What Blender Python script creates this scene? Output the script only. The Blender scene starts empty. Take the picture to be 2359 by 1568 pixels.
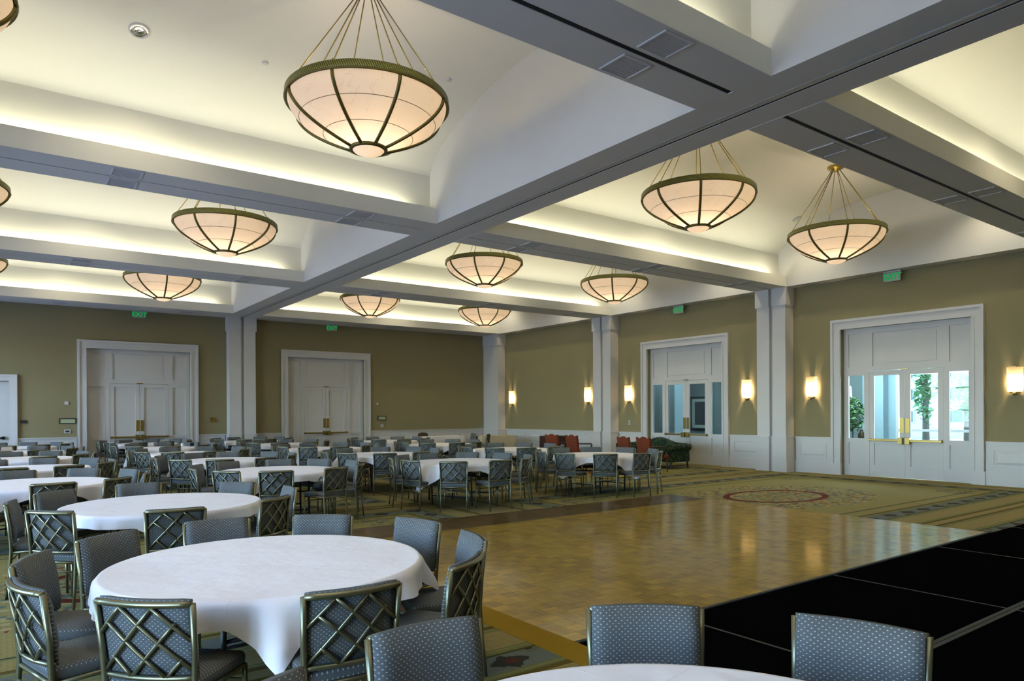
import bpy, bmesh, math, random
from mathutils import Vector, Matrix
random.seed(7)
PI = math.pi
scene = bpy.context.scene
COL = scene.collection

# ---------------------------------------------------------------- camera
CAM = Vector((-17.43, -25.32, 1.65))
def make_camera():
    yaw, pitch, roll = math.radians(36.295), math.radians(-0.084), math.radians(-0.303)
    f = Vector((math.sin(yaw), math.cos(yaw), 0)); r = Vector((math.cos(yaw), -math.sin(yaw), 0)); u = Vector((0, 0, 1))
    f, u = f*math.cos(pitch) + u*math.sin(pitch), u*math.cos(pitch) - f*math.sin(pitch)
    r, u = r*math.cos(roll) + u*math.sin(roll), u*math.cos(roll) - r*math.sin(roll)
    cd = bpy.data.cameras.new('camera'); co = bpy.data.objects.new('camera', cd); COL.objects.link(co)
    cd.sensor_fit = 'HORIZONTAL'; cd.sensor_width = 36.0
    cd.lens = 1598.671/2359*36.0
    cd.shift_y = (952.003-784)/2359
    cd.clip_start = 0.05; cd.clip_end = 300
    co.matrix_world = Matrix(((r.x, u.x, -f.x, CAM.x), (r.y, u.y, -f.y, CAM.y), (r.z, u.z, -f.z, CAM.z), (0, 0, 0, 1)))
    scene.camera = co
make_camera()

# ---------------------------------------------------------------- exposure, sky and daylight
scene.view_settings.view_transform = 'Standard'
scene.view_settings.look = 'None'
scene.view_settings.gamma = 1.0
scene.view_settings.use_curve_mapping = False
scene.view_settings.exposure = 0.0
SKY_STRENGTH = 4.0
DAY_W = 350.0          # watts of each window daylight area light
COVE_W = 55.0         # watts of each cove strip
BOWL_W = 24.0         # watts of the bulbs inside each pendant bowl
SCONCE_W = 20.0
SPOT_W = 105.0  # watts of each downlight spot, added as fill over the tables
LOBBY_FILL_W = 420.0  # watts behind the added lobby fill lights
scene.cycles.max_bounces = 7; scene.cycles.diffuse_bounces = 4; scene.cycles.glossy_bounces = 3; scene.cycles.transmission_bounces = 4
scene.cycles.transparent_max_bounces = 6; scene.cycles.caustics_reflective = False; scene.cycles.caustics_refractive = False
scene.cycles.use_denoising = True; scene.cycles.sample_clamp_indirect = 6.0; scene.cycles.use_adaptive_sampling = True; scene.cycles.adaptive_threshold = 0.02
world = bpy.data.worlds.new('sky'); scene.world = world; world.use_nodes = True
wn = world.node_tree; wn.nodes.clear()
wo = wn.nodes.new('ShaderNodeOutputWorld'); wb = wn.nodes.new('ShaderNodeBackground'); ws = wn.nodes.new('ShaderNodeTexSky')
ws.sky_type = 'NISHITA'; ws.sun_disc = False; ws.sun_elevation = math.radians(50); ws.sun_rotation = math.radians(120)
wb.inputs['Strength'].default_value = SKY_STRENGTH
wn.links.new(ws.outputs[0], wb.inputs['Color']); wn.links.new(wb.outputs[0], wo.inputs['Surface'])

# room dimensions (metres); back wall y = 0, right wall x = 0
XL, XR, XE = -11.216, -10.262, -0.382           # main beam edges, right wall soffit edge
XLW, XLE = -21.5, -21.10                        # left wall, left soffit edge
YF = -28.3                                      # wall behind the camera
T = [(-27.95, -27.0), (-21.27, -20.335), (-14.629, -13.67), (-7.956, -6.94), (-1.228, 0.0)]
BAYS = [(T[k][1], T[k+1][0]) for k in range(4)]
HC, ZFA, ZSP, ZCR = 5.0, 5.27, 5.90, 6.86       # soffit, fascia top, vault spring, vault crown
SB = 0.23
WINDOWS = [(-26.0, -22.2), (-19.3, -15.5), (-12.7, -8.9), (-4.55, -1.3)]

def area_light(name, loc, rot, sx, sy, power, col, parent=None, spread=PI):
    ld = bpy.data.lights.new(name, 'AREA'); ld.shape = 'RECTANGLE'; ld.size = sx; ld.size_y = sy
    ld.energy = power; ld.color = col; ld.spread = spread
    o = bpy.data.objects.new(name, ld); COL.objects.link(o); o.location = loc; o.rotation_euler = rot
    if parent: o.parent = parent
    return o
for a, b in WINDOWS:     # daylight entering through the windows of the left wall
    area_light('window_daylight', (XLW-0.35, (a+b)/2, 2.2), (0, -PI/2, 0), 3.6, b-a, DAY_W, (0.45, 0.54, 1.0))

# ---------------------------------------------------------------- materials
def srgb(r, g, b):
    f = lambda c: (c/255/12.92) if c/255 <= 0.04045 else ((c/255+0.055)/1.055)**2.4
    return (f(r), f(g), f(b), 1.0)
MATS = {}
class NT:
    """small helper around a node tree"""
    def __init__(s, name):
        s.m = bpy.data.materials.new(name); s.m.use_nodes = True; s.t = s.m.node_tree; s.t.nodes.clear()
        s.out = s.n('ShaderNodeOutputMaterial')
    def n(s, kind, **kw):
        x = s.t.nodes.new(kind)
        for k, v in kw.items(): setattr(x, k, v)
        return x
    def l(s, a, b): s.t.links.new(a, b)
    def math(s, op, a, b=None, clamp=False):
        x = s.n('ShaderNodeMath', operation=op); x.use_clamp = clamp
        for i, v in enumerate((a, b)):
            if v is None: continue
            if isinstance(v, (int, float)): x.inputs[i].default_value = v
            else: s.l(v, x.inputs[i])
        return x.outputs[0]
    def mix(s, fac, a, b, blend='MIX'):
        x = s.n('ShaderNodeMix', data_type='RGBA', blend_type=blend)
        for i, v in ((0, fac), (6, a), (7, b)):
            if isinstance(v, (int, float)): x.inputs[i].default_value = v
            elif isinstance(v, tuple): x.inputs[i].default_value = v
            else: s.l(v, x.inputs[i])
        return x.outputs[2]
    def coords(s, kind='Object'):
        return s.n('ShaderNodeTexCoord').outputs[kind]
    def noise(s, vec, scale, detail=2.0, rough=0.5):
        x = s.n('ShaderNodeTexNoise'); x.inputs['Scale'].default_value = scale; x.inputs['Detail'].default_value = detail
        x.inputs['Roughness'].default_value = rough
        if vec is not None: s.l(vec, x.inputs['Vector'])
        return x
    def bump(s, h, strength=0.2, dist=0.01):
        x = s.n('ShaderNodeBump'); x.inputs['Strength'].default_value = strength; x.inputs['Distance'].default_value = dist
        s.l(h, x.inputs['Height']); return x.outputs[0]
    def bsdf(s, color=None, rough=0.5, metal=0.0, spec=0.5, normal=None, **kw):
        b = s.n('ShaderNodeBsdfPrincipled')
        for key, v in (('Base Color', color), ('Roughness', rough), ('Metallic', metal), ('Specular IOR Level', spec)):
            if v is None: continue
            if isinstance(v, (int, float, tuple)): b.inputs[key].default_value = v
            else: s.l(v, b.inputs[key])
        for k, v in kw.items(): b.inputs[k.replace('_', ' ')].default_value = v
        if normal is not None: s.l(normal, b.inputs['Normal'])
        s.l(b.outputs[0], s.out.inputs['Surface'])
        return b
def plain(name, col, rough=0.5, metal=0.0, spec=0.5, vary=0.06, vscale=3.0, bump=0.0, bscale=80.0):
    t = NT(name); c = t.coords()
    nz = t.noise(c, vscale)
    dark = tuple(v*(1-vary) for v in col[:3]) + (1,)
    lite = tuple(min(1, v*(1+vary)) for v in col[:3]) + (1,)
    colr = t.mix(nz.outputs['Fac'], dark, lite)
    nrm = None
    if bump: nrm = t.bump(t.noise(c, bscale, 3).outputs['Fac'], bump, 0.004)
    t.bsdf(colr, rough, metal, spec, nrm)
    MATS[name] = t.m
    return t.m
def emit(name, col, strength):
    t = NT(name); e = t.n('ShaderNodeEmission'); e.inputs[0].default_value = col; e.inputs[1].default_value = strength
    t.l(e.outputs[0], t.out.inputs['Surface']); MATS[name] = t.m; return t.m

plain('wall_paint', (0.238, 0.208, 0.115, 1), 0.75, spec=0.2, vary=0.05, vscale=0.8, bump=0.25, bscale=160)
plain('trim_white', (0.57, 0.56, 0.555, 1), 0.42, spec=0.4, vary=0.02)
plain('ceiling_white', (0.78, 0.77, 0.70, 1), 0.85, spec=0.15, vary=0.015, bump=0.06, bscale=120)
plain('soffit_shade_white', (0.60, 0.59, 0.565, 1), 0.8, spec=0.2, vary=0.02)  # the ceiling's white paint with the dim underside shade put into it
plain('grille_white', (0.44, 0.44, 0.45, 1), 0.6, vary=0.03)
plain('shade_black', (0.006, 0.006, 0.006, 1), 0.8)  # black standing in for shade and unlit depth
plain('track_metal', (0.55, 0.57, 0.60, 1), 0.35, metal=0.8)
plain('brass', (0.33, 0.24, 0.075, 1), 0.32, metal=1.0)
plain('lamp_bronze', (0.145, 0.115, 0.032, 1), 0.38, metal=0.75, vary=0.2, vscale=30)
plain('lamp_rod_brass', (0.34, 0.25, 0.055, 1), 0.35, metal=0.85)
plain('chair_frame', (0.200, 0.195, 0.125, 1), 0.36, metal=0.88, vary=0.12, vscale=12)
plain('dark_wood', (0.035, 0.016, 0.010, 1), 0.35)
plain('table_leg_metal', (0.035, 0.035, 0.04, 1), 0.4, metal=0.4)
plain('table_board', (0.25, 0.17, 0.09, 1), 0.5)
plain('stage_black', (0.0022, 0.0022, 0.0025, 1), 1.0, spec=0.0, vary=0.2)
plain('stage_seam', (0.040, 0.046, 0.040, 1), 0.6, metal=0.0, spec=0.2)
plain('red_upholstery', (0.155, 0.034, 0.013, 1), 0.8, spec=0.2, vary=0.25, vscale=25)
plain('burgundy_cloth', (0.040, 0.012, 0.010, 1), 0.85, vary=0.2)
plain('cream_cloth', (0.55, 0.48, 0.33, 1), 0.85, vary=0.06)
plain('brown_upholstery', (0.060, 0.035, 0.016, 1), 0.8, vary=0.2)
plain('black_bag', (0.006, 0.006, 0.008, 1), 0.6)
plain('white_paper', (0.78, 0.78, 0.80, 1), 0.7)
plain('plastic_white', (0.60, 0.60, 0.62, 1), 0.4)
plain('plastic_dark', (0.02, 0.022, 0.025, 1), 0.4)
plain('sign_green_paper', (0.36, 0.42, 0.26, 1), 0.7)
plain('lobby_wall', (0.155, 0.205, 0.205, 1), 0.8)
plain('lobby_pier', (0.30, 0.42, 0.47, 1), 0.8)
plain('lobby_floor', (0.12, 0.12, 0.11, 1), 0.3)
plain('picture_dark', (0.03, 0.045, 0.055, 1), 0.4, vary=0.8, vscale=9)
plain('picture_mat', (0.42, 0.48, 0.44, 1), 0.7)
plain('leaf_green', (0.07, 0.17, 0.055, 1), 0.6, vary=0.5, vscale=6)
plain('bark', (0.06, 0.045, 0.03, 1), 0.8)
plain('building_white', (0.36, 0.37, 0.37, 1), 0.8)
plain('building_glass', (0.02, 0.05, 0.055, 1), 0.5)
plain('pavement', (0.22, 0.22, 0.21, 1), 0.8)
plain('flag_red', (0.45, 0.06, 0.12, 1), 0.8)
plain('flag_white', (0.7, 0.7, 0.7, 1), 0.8)
plain('ceramic_brown', (0.09, 0.055, 0.03, 1), 0.3)
plain('downlight_chrome', (0.8, 0.8, 0.82, 1), 0.12, metal=1.0)
plain('exit_panel', (0.30, 0.34, 0.31, 1), 0.4)
emit('exit_green', (0.01, 0.55, 0.12, 1), 0.55)
emit('cove_tube', (1.0, 0.93, 0.70, 1), 6.0)
def mat_sconce():
    t = NT('sconce_glass'); tl = t.n('ShaderNodeBsdfTranslucent'); tl.inputs[0].default_value = (0.95, 0.80, 0.55, 1)
    df = t.n('ShaderNodeBsdfDiffuse'); df.inputs[0].default_value = (0.85, 0.70, 0.50, 1); mx = t.n('ShaderNodeMixShader'); mx.inputs[0].default_value = 0.35
    t.l(tl.outputs[0], mx.inputs[1]); t.l(df.outputs[0], mx.inputs[2]); t.l(mx.outputs[0], t.out.inputs['Surface']); MATS['sconce_glass'] = t.m
mat_sconce()

def mat_glass():
    t = NT('door_glass'); tr = t.n('ShaderNodeBsdfTransparent'); tr.inputs[0].default_value = (0.90, 0.97, 0.97, 1)
    gl = t.n('ShaderNodeBsdfGlossy'); gl.inputs['Roughness'].default_value = 0.02
    fr = t.n('ShaderNodeFresnel'); fr.inputs[0].default_value = 1.35
    mx = t.n('ShaderNodeMixShader'); t.l(fr.outputs[0], mx.inputs[0]); t.l(tr.outputs[0], mx.inputs[1]); t.l(gl.outputs[0], mx.inputs[2])
    t.l(mx.outputs[0], t.out.inputs['Surface']); MATS['door_glass'] = t.m
mat_glass()

def mat_alabaster(name='alabaster', diffuse=0.45):
    t = NT(name); c = t.coords()
    veins = t.noise(c, 1.3, 5, 0.6)
    v = t.math('ABSOLUTE', t.math('SUBTRACT', veins.outputs['Fac'], 0.5))
    vm = t.math('LESS_THAN', v, 0.004)
    cloud = t.noise(c, 2.2, 3)
    col = t.mix(cloud.outputs['Fac'], (0.86, 0.70, 0.54, 1), (0.90, 0.80, 0.70, 1))
    col = t.mix(t.math('MULTIPLY', vm, 0.16), col, (0.45, 0.30, 0.18, 1))
    tl = t.n('ShaderNodeBsdfTranslucent'); t.l(col, tl.inputs[0])
    df = t.n('ShaderNodeBsdfDiffuse'); t.l(col, df.inputs[0])
    mx = t.n('ShaderNodeMixShader'); mx.inputs[0].default_value = diffuse
    t.l(tl.outputs[0], mx.inputs[1]); t.l(df.outputs[0], mx.inputs[2])
    t.l(mx.outputs[0], t.out.inputs['Surface']); MATS[name] = t.m
mat_alabaster(); mat_alabaster('alabaster_thick', 0.80)

def mat_rope():     # cast rope pattern of the lamp rim
    t = NT('lamp_rope'); c = t.coords('UV'); sp = t.n('ShaderNodeSeparateXYZ'); t.l(c, sp.inputs[0])
    a = t.math('SINE', t.math('MULTIPLY', sp.outputs[0], 2*PI*240)); b = t.math('SINE', t.math('ADD', t.math('MULTIPLY', sp.outputs[0], 2*PI*240), t.math('MULTIPLY', sp.outputs[1], 9.0)))
    h = t.math('MULTIPLY', b, 0.5); h = t.math('ADD', h, 0.5)
    col = t.mix(h, (0.060, 0.056, 0.014, 1), (0.27, 0.26, 0.075, 1))
    t.bsdf(col, 0.38, 0.7, 0.5, t.bump(h, 0.35, 0.01)); MATS['lamp_rope'] = t.m
mat_rope()

def mat_fabric(name, axis):   # blue-grey upholstery with a staggered woven dot
    t = NT(name); c = t.coords(); sp = t.n('ShaderNodeSeparateXYZ'); t.l(c, sp.inputs[0])
    u = t.math('MULTIPLY', sp.outputs[0], 1/0.0245); v = t.math('MULTIPLY', sp.outputs[axis], 1/0.0205)
    def dots(off):
        fu = t.math('SUBTRACT', t.math('FRACT', t.math('ADD', u, off)), 0.5); fv = t.math('SUBTRACT', t.math('FRACT', t.math('ADD', v, off)), 0.5)
        d = t.math('ADD', t.math('MULTIPLY', t.math('MULTIPLY', fu, fu), 1.0), t.math('MULTIPLY', t.math('MULTIPLY', fv, fv), 2.2))
        return t.math('LESS_THAN', d, 0.018)
    dm = t.math('MAXIMUM', dots(0.0), dots(0.5))
    w = t.noise(c, 60, 2)
    base = t.mix(w.outputs['Fac'], (0.070, 0.080, 0.085, 1), (0.097, 0.107, 0.110, 1))
    col = t.mix(dm, base, (0.36, 0.38, 0.38, 1))
    t.bsdf(col, 0.85, 0, 0.25, t.bump(t.noise(c, 500, 2).outputs['Fac'], 0.3, 0.002)); MATS[name] = t.m
mat_fabric('fabric_back', 2); mat_fabric('fabric_seat', 1)

def mat_linen():
    t = NT('linen'); c = t.coords(); sp = t.n('ShaderNodeSeparateXYZ'); t.l(c, sp.inputs[0])
    big = t.noise(c, 2.5, 3)
    # pressed fold lines along the cloth: relief only
    def crease(ax, pos):
        d = t.math('ABSOLUTE', t.math('SUBTRACT', sp.outputs[ax], pos)); return t.math('SUBTRACT', 1.0, t.math('MULTIPLY', d, 260.0), True)
    h = crease(0, 0.0)
    for ax, p in ((0, 0.46), (0, -0.46), (1, 0.02), (1, 0.47), (1, -0.46)): h = t.math('MAXIMUM', h, crease(ax, p))
    h = t.math('ADD', t.math('MULTIPLY', h, 0.10), t.math('MULTIPLY', big.outputs['Fac'], 2.0))
    h = t.math('ADD', h, t.math('MULTIPLY', t.noise(c, 9, 3).outputs['Fac'], 0.5))
    col = t.mix(big.outputs['Fac'], (0.82, 0.795, 0.82, 1), (0.87, 0.85, 0.875, 1))
    t.bsdf(col, 0.8, 0, 0.25, t.bump(h, 0.6, 0.015)); MATS['linen'] = t.m
mat_linen()

def varnish(t, base, rough, cap):      # worn varnish: the mirror part never outweighs the wood
    df = t.n('ShaderNodeBsdfDiffuse'); t.l(base, df.inputs[0]); gl = t.n('ShaderNodeBsdfGlossy'); gl.inputs['Roughness'].default_value = rough
    gl.inputs['Color'].default_value = (0.95, 0.93, 0.88, 1)
    nb = t.bump(t.noise(t.coords(), 3.0, 2).outputs['Fac'], 0.10, 0.02); t.l(nb, gl.inputs['Normal'])
    fr = t.n('ShaderNodeFresnel'); fr.inputs[0].default_value = 1.42
    g2 = t.n('ShaderNodeBsdfGlossy'); g2.inputs['Roughness'].default_value = 0.30; g2.inputs['Color'].default_value = (0.95, 0.93, 0.88, 1)
    gm = t.n('ShaderNodeMixShader'); gm.inputs[0].default_value = 0.33; t.l(gl.outputs[0], gm.inputs[1]); t.l(g2.outputs[0], gm.inputs[2])
    mx = t.n('ShaderNodeMixShader'); t.l(t.math('MINIMUM', fr.outputs[0], cap), mx.inputs[0]); t.l(df.outputs[0], mx.inputs[1]); t.l(gm.outputs[0], mx.inputs[2])
    t.l(mx.outputs[0], t.out.inputs['Surface'])
def mat_parquet():
    t = NT('parquet'); c = t.coords(); at = t.n('ShaderNodeVertexColor', layer_name='tone')
    oi = t.n('ShaderNodeObjectInfo')
    mp = t.n('ShaderNodeMapping'); mp.inputs['Scale'].default_value = (30, 30, 30); t.l(c, mp.inputs['Vector'])
    g = t.noise(mp.outputs[0], 1.0, 4, 0.6)
    base = t.mix(at.outputs['Color'], (0.140, 0.080, 0.004, 1), (0.440, 0.278, 0.026, 1))
    base = t.mix(t.math('MULTIPLY', g.outputs['Fac'], 0.5), base, (0.18, 0.108, 0.012, 1))
    base = t.mix(t.math('MULTIPLY', oi.outputs['Random'], 0.15), base, (0.32, 0.20, 0.03, 1))
    varnish(t, base, 0.10, 0.30); MATS['parquet'] = t.m
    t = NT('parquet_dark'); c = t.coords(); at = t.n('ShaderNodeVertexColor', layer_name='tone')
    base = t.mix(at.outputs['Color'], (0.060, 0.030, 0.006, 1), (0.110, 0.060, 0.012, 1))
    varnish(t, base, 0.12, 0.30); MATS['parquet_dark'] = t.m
mat_parquet()
plain('edge_wood', (0.215, 0.130, 0.004, 1), 0.7, spec=0.12, vary=0.12, vscale=4)

def mat_carpet():
    t = NT('carpet'); c = t.coords(); sp = t.n('ShaderNodeSeparateXYZ'); t.l(c, sp.inputs[0])
    X, Y = sp.outputs[0], sp.outputs[1]
    def cell(v, centre, period):   # signed distance to the middle of the repeated rug
        q = t.math('DIVIDE', t.math('SUBTRACT', v, centre), period)
        return t.math('MULTIPLY', t.math('SUBTRACT', t.math('FRACT', t.math('ADD', q, 0.5)), 0.5), period)
    dx, dy = cell(X, -5.322, 10.834), cell(Y, -17.482, 6.68)
    ax, ay = t.math('ABSOLUTE', dx), t.math('ABSOLUTE', dy)
    d = t.math('MAXIMUM', t.math('SUBTRACT', ax, 4.55), t.math('SUBTRACT', ay, 2.80))   # 0 on the rug's outer edge
    w = t.noise(c, 26, 3); w2 = t.noise(c, 5, 2)
    # woven field: small dotted trellis
    fu = t.math('SINE', t.math('MULTIPLY', t.math('ADD', X, Y), 95)); fv = t.math('SINE', t.math('MULTIPLY', t.math('SUBTRACT', X, Y), 95))
    tre = t.math('GREATER_THAN', t.math('MULTIPLY', fu, fv), 0.55)
    field = t.mix(w.outputs['Fac'], (0.165, 0.144, 0.046, 1), (0.262, 0.230, 0.088, 1))
    field = t.mix(t.math('MULTIPLY', tre, 0.45), field, (0.115, 0.104, 0.030, 1))
    tan = t.mix(w.outputs['Fac'], (0.172, 0.142, 0.056, 1), (0.255, 0.214, 0.096, 1))
    green = (0.115, 0.135, 0.055, 1); dkgreen = (0.040, 0.048, 0.018, 1); brown = (0.085, 0.062, 0.012, 1); blue = (0.105, 0.125, 0.115, 1)
    # floral scroll in the blue-grey band
    wv = t.n('ShaderNodeTexVoronoi', feature='F1'); wv.inputs['Scale'].default_value = 4.2; t.l(c, wv.inputs['Vector'])
    leafy = t.math('LESS_THAN', wv.outputs['Distance'], 0.40); rose = t.math('LESS_THAN', wv.outputs['Distance'], 0.20)
    sc = t.math('ABSOLUTE', t.math('SUBTRACT', t.noise(c, 9, 2).outputs['Fac'], 0.5))
    stem = t.math('LESS_THAN', sc, 0.035)
    band = t.mix(t.math('MULTIPLY', leafy, stem), blue, (0.21, 0.20, 0.075, 1))
    band = t.mix(t.math('MULTIPLY', leafy, 0.45), band, (0.060, 0.085, 0.040, 1))
    band = t.mix(rose, band, (0.045, 0.012, 0.012, 1))
    ony = t.math('GREATER_THAN', t.math('SUBTRACT', ay, 2.80), t.math('SUBTRACT', ax, 4.55))
    q = t.math('ADD', t.math('MULTIPLY', ony, dx), t.math('MULTIPLY', t.math('SUBTRACT', 1.0, ony), dy))
    qf = t.math('MULTIPLY', t.math('ABSOLUTE', t.math('SUBTRACT', t.math('FRACT', t.math('MULTIPLY', q, 1.75)), 0.5)), 1/1.75)
    dm = t.math('ADD', t.math('ADD', t.math('MULTIPLY', qf, 0.8), t.math('ABSOLUTE', t.math('ADD', d, 0.235))), t.math('MULTIPLY', t.math('SUBTRACT', t.noise(c, 14, 3).outputs['Fac'], 0.5), 0.16))
    band = t.mix(t.math('LESS_THAN', dm, 0.125), band, (0.028, 0.030, 0.026, 1))
    band = t.mix(t.math('LESS_THAN', dm, 0.045), band, (0.09, 0.02, 0.018, 1))
    def between(lo, hi): return t.math('MULTIPLY', t.math('GREATER_THAN', d, lo), t.math('LESS_THAN', d, hi))
    col = t.mix(t.math('GREATER_THAN', d, 0.0), field, tan)
    for lo, hi, cc in ((-0.50, -0.44, brown), (-0.44, -0.41, green), (-0.395, -0.37, green), (-0.37, -0.10, None), (-0.10, -0.07, dkgreen), (-0.06, -0.03, green), (-0.015, 0.012, green),
                       (-0.80, -0.77, dkgreen), (-0.77, -0.74, green), (0.34, 0.37, green), (0.385, 0.41, green), (0.41, 0.47, brown)):
        col = t.mix(between(lo, hi), col, band if cc is None else cc)
    # medallion in the middle of every rug
    ex, ey = t.math('DIVIDE', dx, 1.15), t.math('DIVIDE', dy, 0.80)
    r = t.math('SQRT', t.math('ADD', t.math('MULTIPLY', ex, ex), t.math('MULTIPLY', ey, ey)))
    vf = t.n('ShaderNodeTexVoronoi', feature='F1'); vf.inputs['Scale'].default_value = 11.0; t.l(c, vf.inputs['Vector'])
    fl = t.math('LESS_THAN', vf.outputs['Distance'], 0.46)
    hue = t.n('ShaderNodeSeparateColor'); t.l(vf.outputs['Color'], hue.inputs[0])
    flower = t.mix(t.math('GREATER_THAN', hue.outputs[0], 0.55), (0.30, 0.255, 0.11, 1), (0.15, 0.035, 0.018, 1))
    flower = t.mix(t.math('GREATER_THAN', hue.outputs[1], 0.66), flower, (0.075, 0.115, 0.10, 1))
    wob = t.math('ADD', r, t.math('MULTIPLY', t.math('SUBTRACT', w2.outputs['Fac'], 0.5), 0.9))
    inside = t.math('MULTIPLY', fl, t.math('LESS_THAN', wob, 1.95))
    col = t.mix(t.math('MULTIPLY', inside, 1.0), col, flower)
    ring = t.math('LESS_THAN', t.math('ABSOLUTE', t.math('SUBTRACT', r, 0.98)), 0.07)
    col = t.mix(ring, col, (0.100, 0.014, 0.004, 1))
    # corner sprays
    kx, ky = t.math('SUBTRACT', ax, 3.45), t.math('SUBTRACT', ay, 1.85)
    kr = t.math('SQRT', t.math('ADD', t.math('MULTIPLY', kx, kx), t.math('MULTIPLY', ky, ky)))
    spray = t.math('MULTIPLY', fl, t.math('LESS_THAN', t.math('ADD', kr, t.math('MULTIPLY', w2.outputs['Fac'], 0.7)), 0.75))
    col = t.mix(t.math('MULTIPLY', spray, 0.8), col, (0.065, 0.090, 0.075, 1))
    t.bsdf(col, 0.95, 0, 0.1, t.bump(t.noise(c, 220, 2).outputs['Fac'], 0.5, 0.004)); MATS['carpet'] = t.m
mat_carpet()

def mat_damask():
    t = NT('green_damask'); c = t.coords(); n1 = t.noise(c, 11, 3)
    m = t.math('GREATER_THAN', n1.outputs['Fac'], 0.52)
    col = t.mix(m, (0.012, 0.030, 0.018, 1), (0.050, 0.070, 0.030, 1)); t.bsdf(col, 0.8, 0, 0.2); MATS['green_damask'] = t.m
mat_damask()
# ---------------------------------------------------------------- mesh helpers
class MB:
    def __init__(s): s.v = []; s.f = []; s.uv = {}
    def add(s, vs, fs):
        o = len(s.v); s.v += [tuple(p) for p in vs]; s.f += [tuple(i+o for i in f) for f in fs]; return s
    def box(s, x0, x1, y0, y1, z0, z1):
        if x0 > x1: x0, x1 = x1, x0
        if y0 > y1: y0, y1 = y1, y0
        if z0 > z1: z0, z1 = z1, z0
        return s.add([(x0,y0,z0),(x1,y0,z0),(x1,y1,z0),(x0,y1,z0),(x0,y0,z1),(x1,y0,z1),(x1,y1,z1),(x0,y1,z1)],
                     [(3,2,1,0),(4,5,6,7),(0,1,5,4),(1,2,6,5),(2,3,7,6),(3,0,4,7)])
    def tube(s, pts, r, n=8, closed=False):
        pts = [Vector(p) for p in pts]; rs = r if isinstance(r, (list, tuple)) else [r]*len(pts)
        m = len(pts); rings = []; up = None
        for i, p in enumerate(pts):
            if closed: d = (pts[(i+1) % m]-pts[i-1]).normalized()
            else: d = (pts[min(i+1, m-1)]-pts[max(i-1, 0)]).normalized()
            if up is None:
                up = Vector((0,0,1)) if abs(d.z) < 0.9 else Vector((1,0,0))
            a = d.cross(up).normalized(); b = a.cross(d).normalized(); up = b
            rings.append([p + (a*math.cos(2*PI*k/n)+b*math.sin(2*PI*k/n))*rs[i] for k in range(n)])
        vs = [q for rg in rings for q in rg]; fs = []
        for i in range(m if closed else m-1):
            j = (i+1) % m
            for k in range(n): fs.append((i*n+k, i*n+(k+1) % n, j*n+(k+1) % n, j*n+k))
        if not closed: fs += [tuple(range(n-1, -1, -1)), tuple((m-1)*n+k for k in range(n))]
        return s.add(vs, fs)
    def lathe(s, prof, n=24, a0=0.0, a1=2*PI, c=(0,0)):
        full = abs(a1-a0-2*PI) < 1e-6; cnt = n if full else n+1
        vs = []; fs = []; m = len(prof)
        for k in range(cnt):
            a = a0+(a1-a0)*k/n
            vs += [(c[0]+r*math.cos(a), c[1]+r*math.sin(a), z) for r, z in prof]
        for k in range(n):
            j = (k+1) % cnt
            for i in range(m-1): fs.append((k*m+i, j*m+i, j*m+i+1, k*m+i+1))
        return s.add(vs, fs)
    def prism(s, poly, axis, a, b):
        """poly: list of 2-D points; extruded along axis ('x','y','z') from a to b"""
        n = len(poly)
        def P(p, t):
            return (t, p[0], p[1]) if axis == 'x' else (p[0], t, p[1]) if axis == 'y' else (p[0], p[1], t)
        vs = [P(p, a) for p in poly]+[P(p, b) for p in poly]
        fs = [tuple(range(n)), tuple(range(2*n-1, n-1, -1))]+[(i, i+n, (i+1) % n+n, (i+1) % n) for i in range(n)]
        return s.add(vs, fs)
    def plate(s, x0, x1, z0, z1, y0, y1, holes=()):
        """upright plate in the x-z plane, y0..y1 thick, with rectangular holes"""
        xs = sorted({x0, x1} | {h[0] for h in holes} | {h[1] for h in holes}); zs = sorted({z0, z1} | {h[2] for h in holes} | {h[3] for h in holes})
        for i in range(len(zs)-1):
            cz = (zs[i]+zs[i+1])/2; run = None
            for j in range(len(xs)-1):
                cx = (xs[j]+xs[j+1])/2
                solid = not any(h[0] < cx < h[1] and h[2] < cz < h[3] for h in holes)
                if solid: run = (xs[j] if run is None else run[0], xs[j+1])
                if (not solid or j == len(xs)-2) and run: s.box(run[0], run[1], y0, y1, zs[i], zs[i+1]); run = None
        return s
    def mesh(s, name, mat, smooth=False, bevel=0.0, segs=2, fix=True):
        me = bpy.data.meshes.new(name); me.from_pydata(s.v, [], s.f)
        bm = bmesh.new(); bm.from_mesh(me)
        if bevel: bmesh.ops.bevel(bm, geom=list(bm.edges), offset=bevel, segments=segs, profile=0.5, affect='EDGES', clamp_overlap=True)
        if fix: bmesh.ops.recalc_face_normals(bm, faces=bm.faces)
        bm.to_mesh(me); bm.free()
        if smooth:
            for p in me.polygons: p.use_smooth = True
        mats = mat if isinstance(mat, (list, tuple)) else [mat]
        for m_ in mats: me.materials.append(MATS[m_])
        return me
def link(name, me, parent=None, loc=(0,0,0), rot=(0,0,0)):
    o = bpy.data.objects.new(name, me); COL.objects.link(o); o.location = loc; o.rotation_euler = rot
    if parent: o.parent = parent
    return o
def obj(name, mb, mat, parent=None, loc=(0,0,0), rot=(0,0,0), smooth=False, bevel=0.0, segs=2, fix=True):
    return link(name, mb.mesh(name, mat, smooth, bevel, segs, fix), parent, loc, rot)
def empty(name, loc=(0,0,0), rotz=0.0):
    o = bpy.data.objects.new(name, None); COL.objects.link(o); o.location = loc; o.rotation_euler = (0,0,rotz); o.empty_display_size = 0.1
    return o
def tag(o, label, cat=None, group=None, kind=None):
    o['label'] = label
    if cat: o['category'] = cat
    if group: o['group'] = group
    if kind: o['kind'] = kind
    return o
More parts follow.
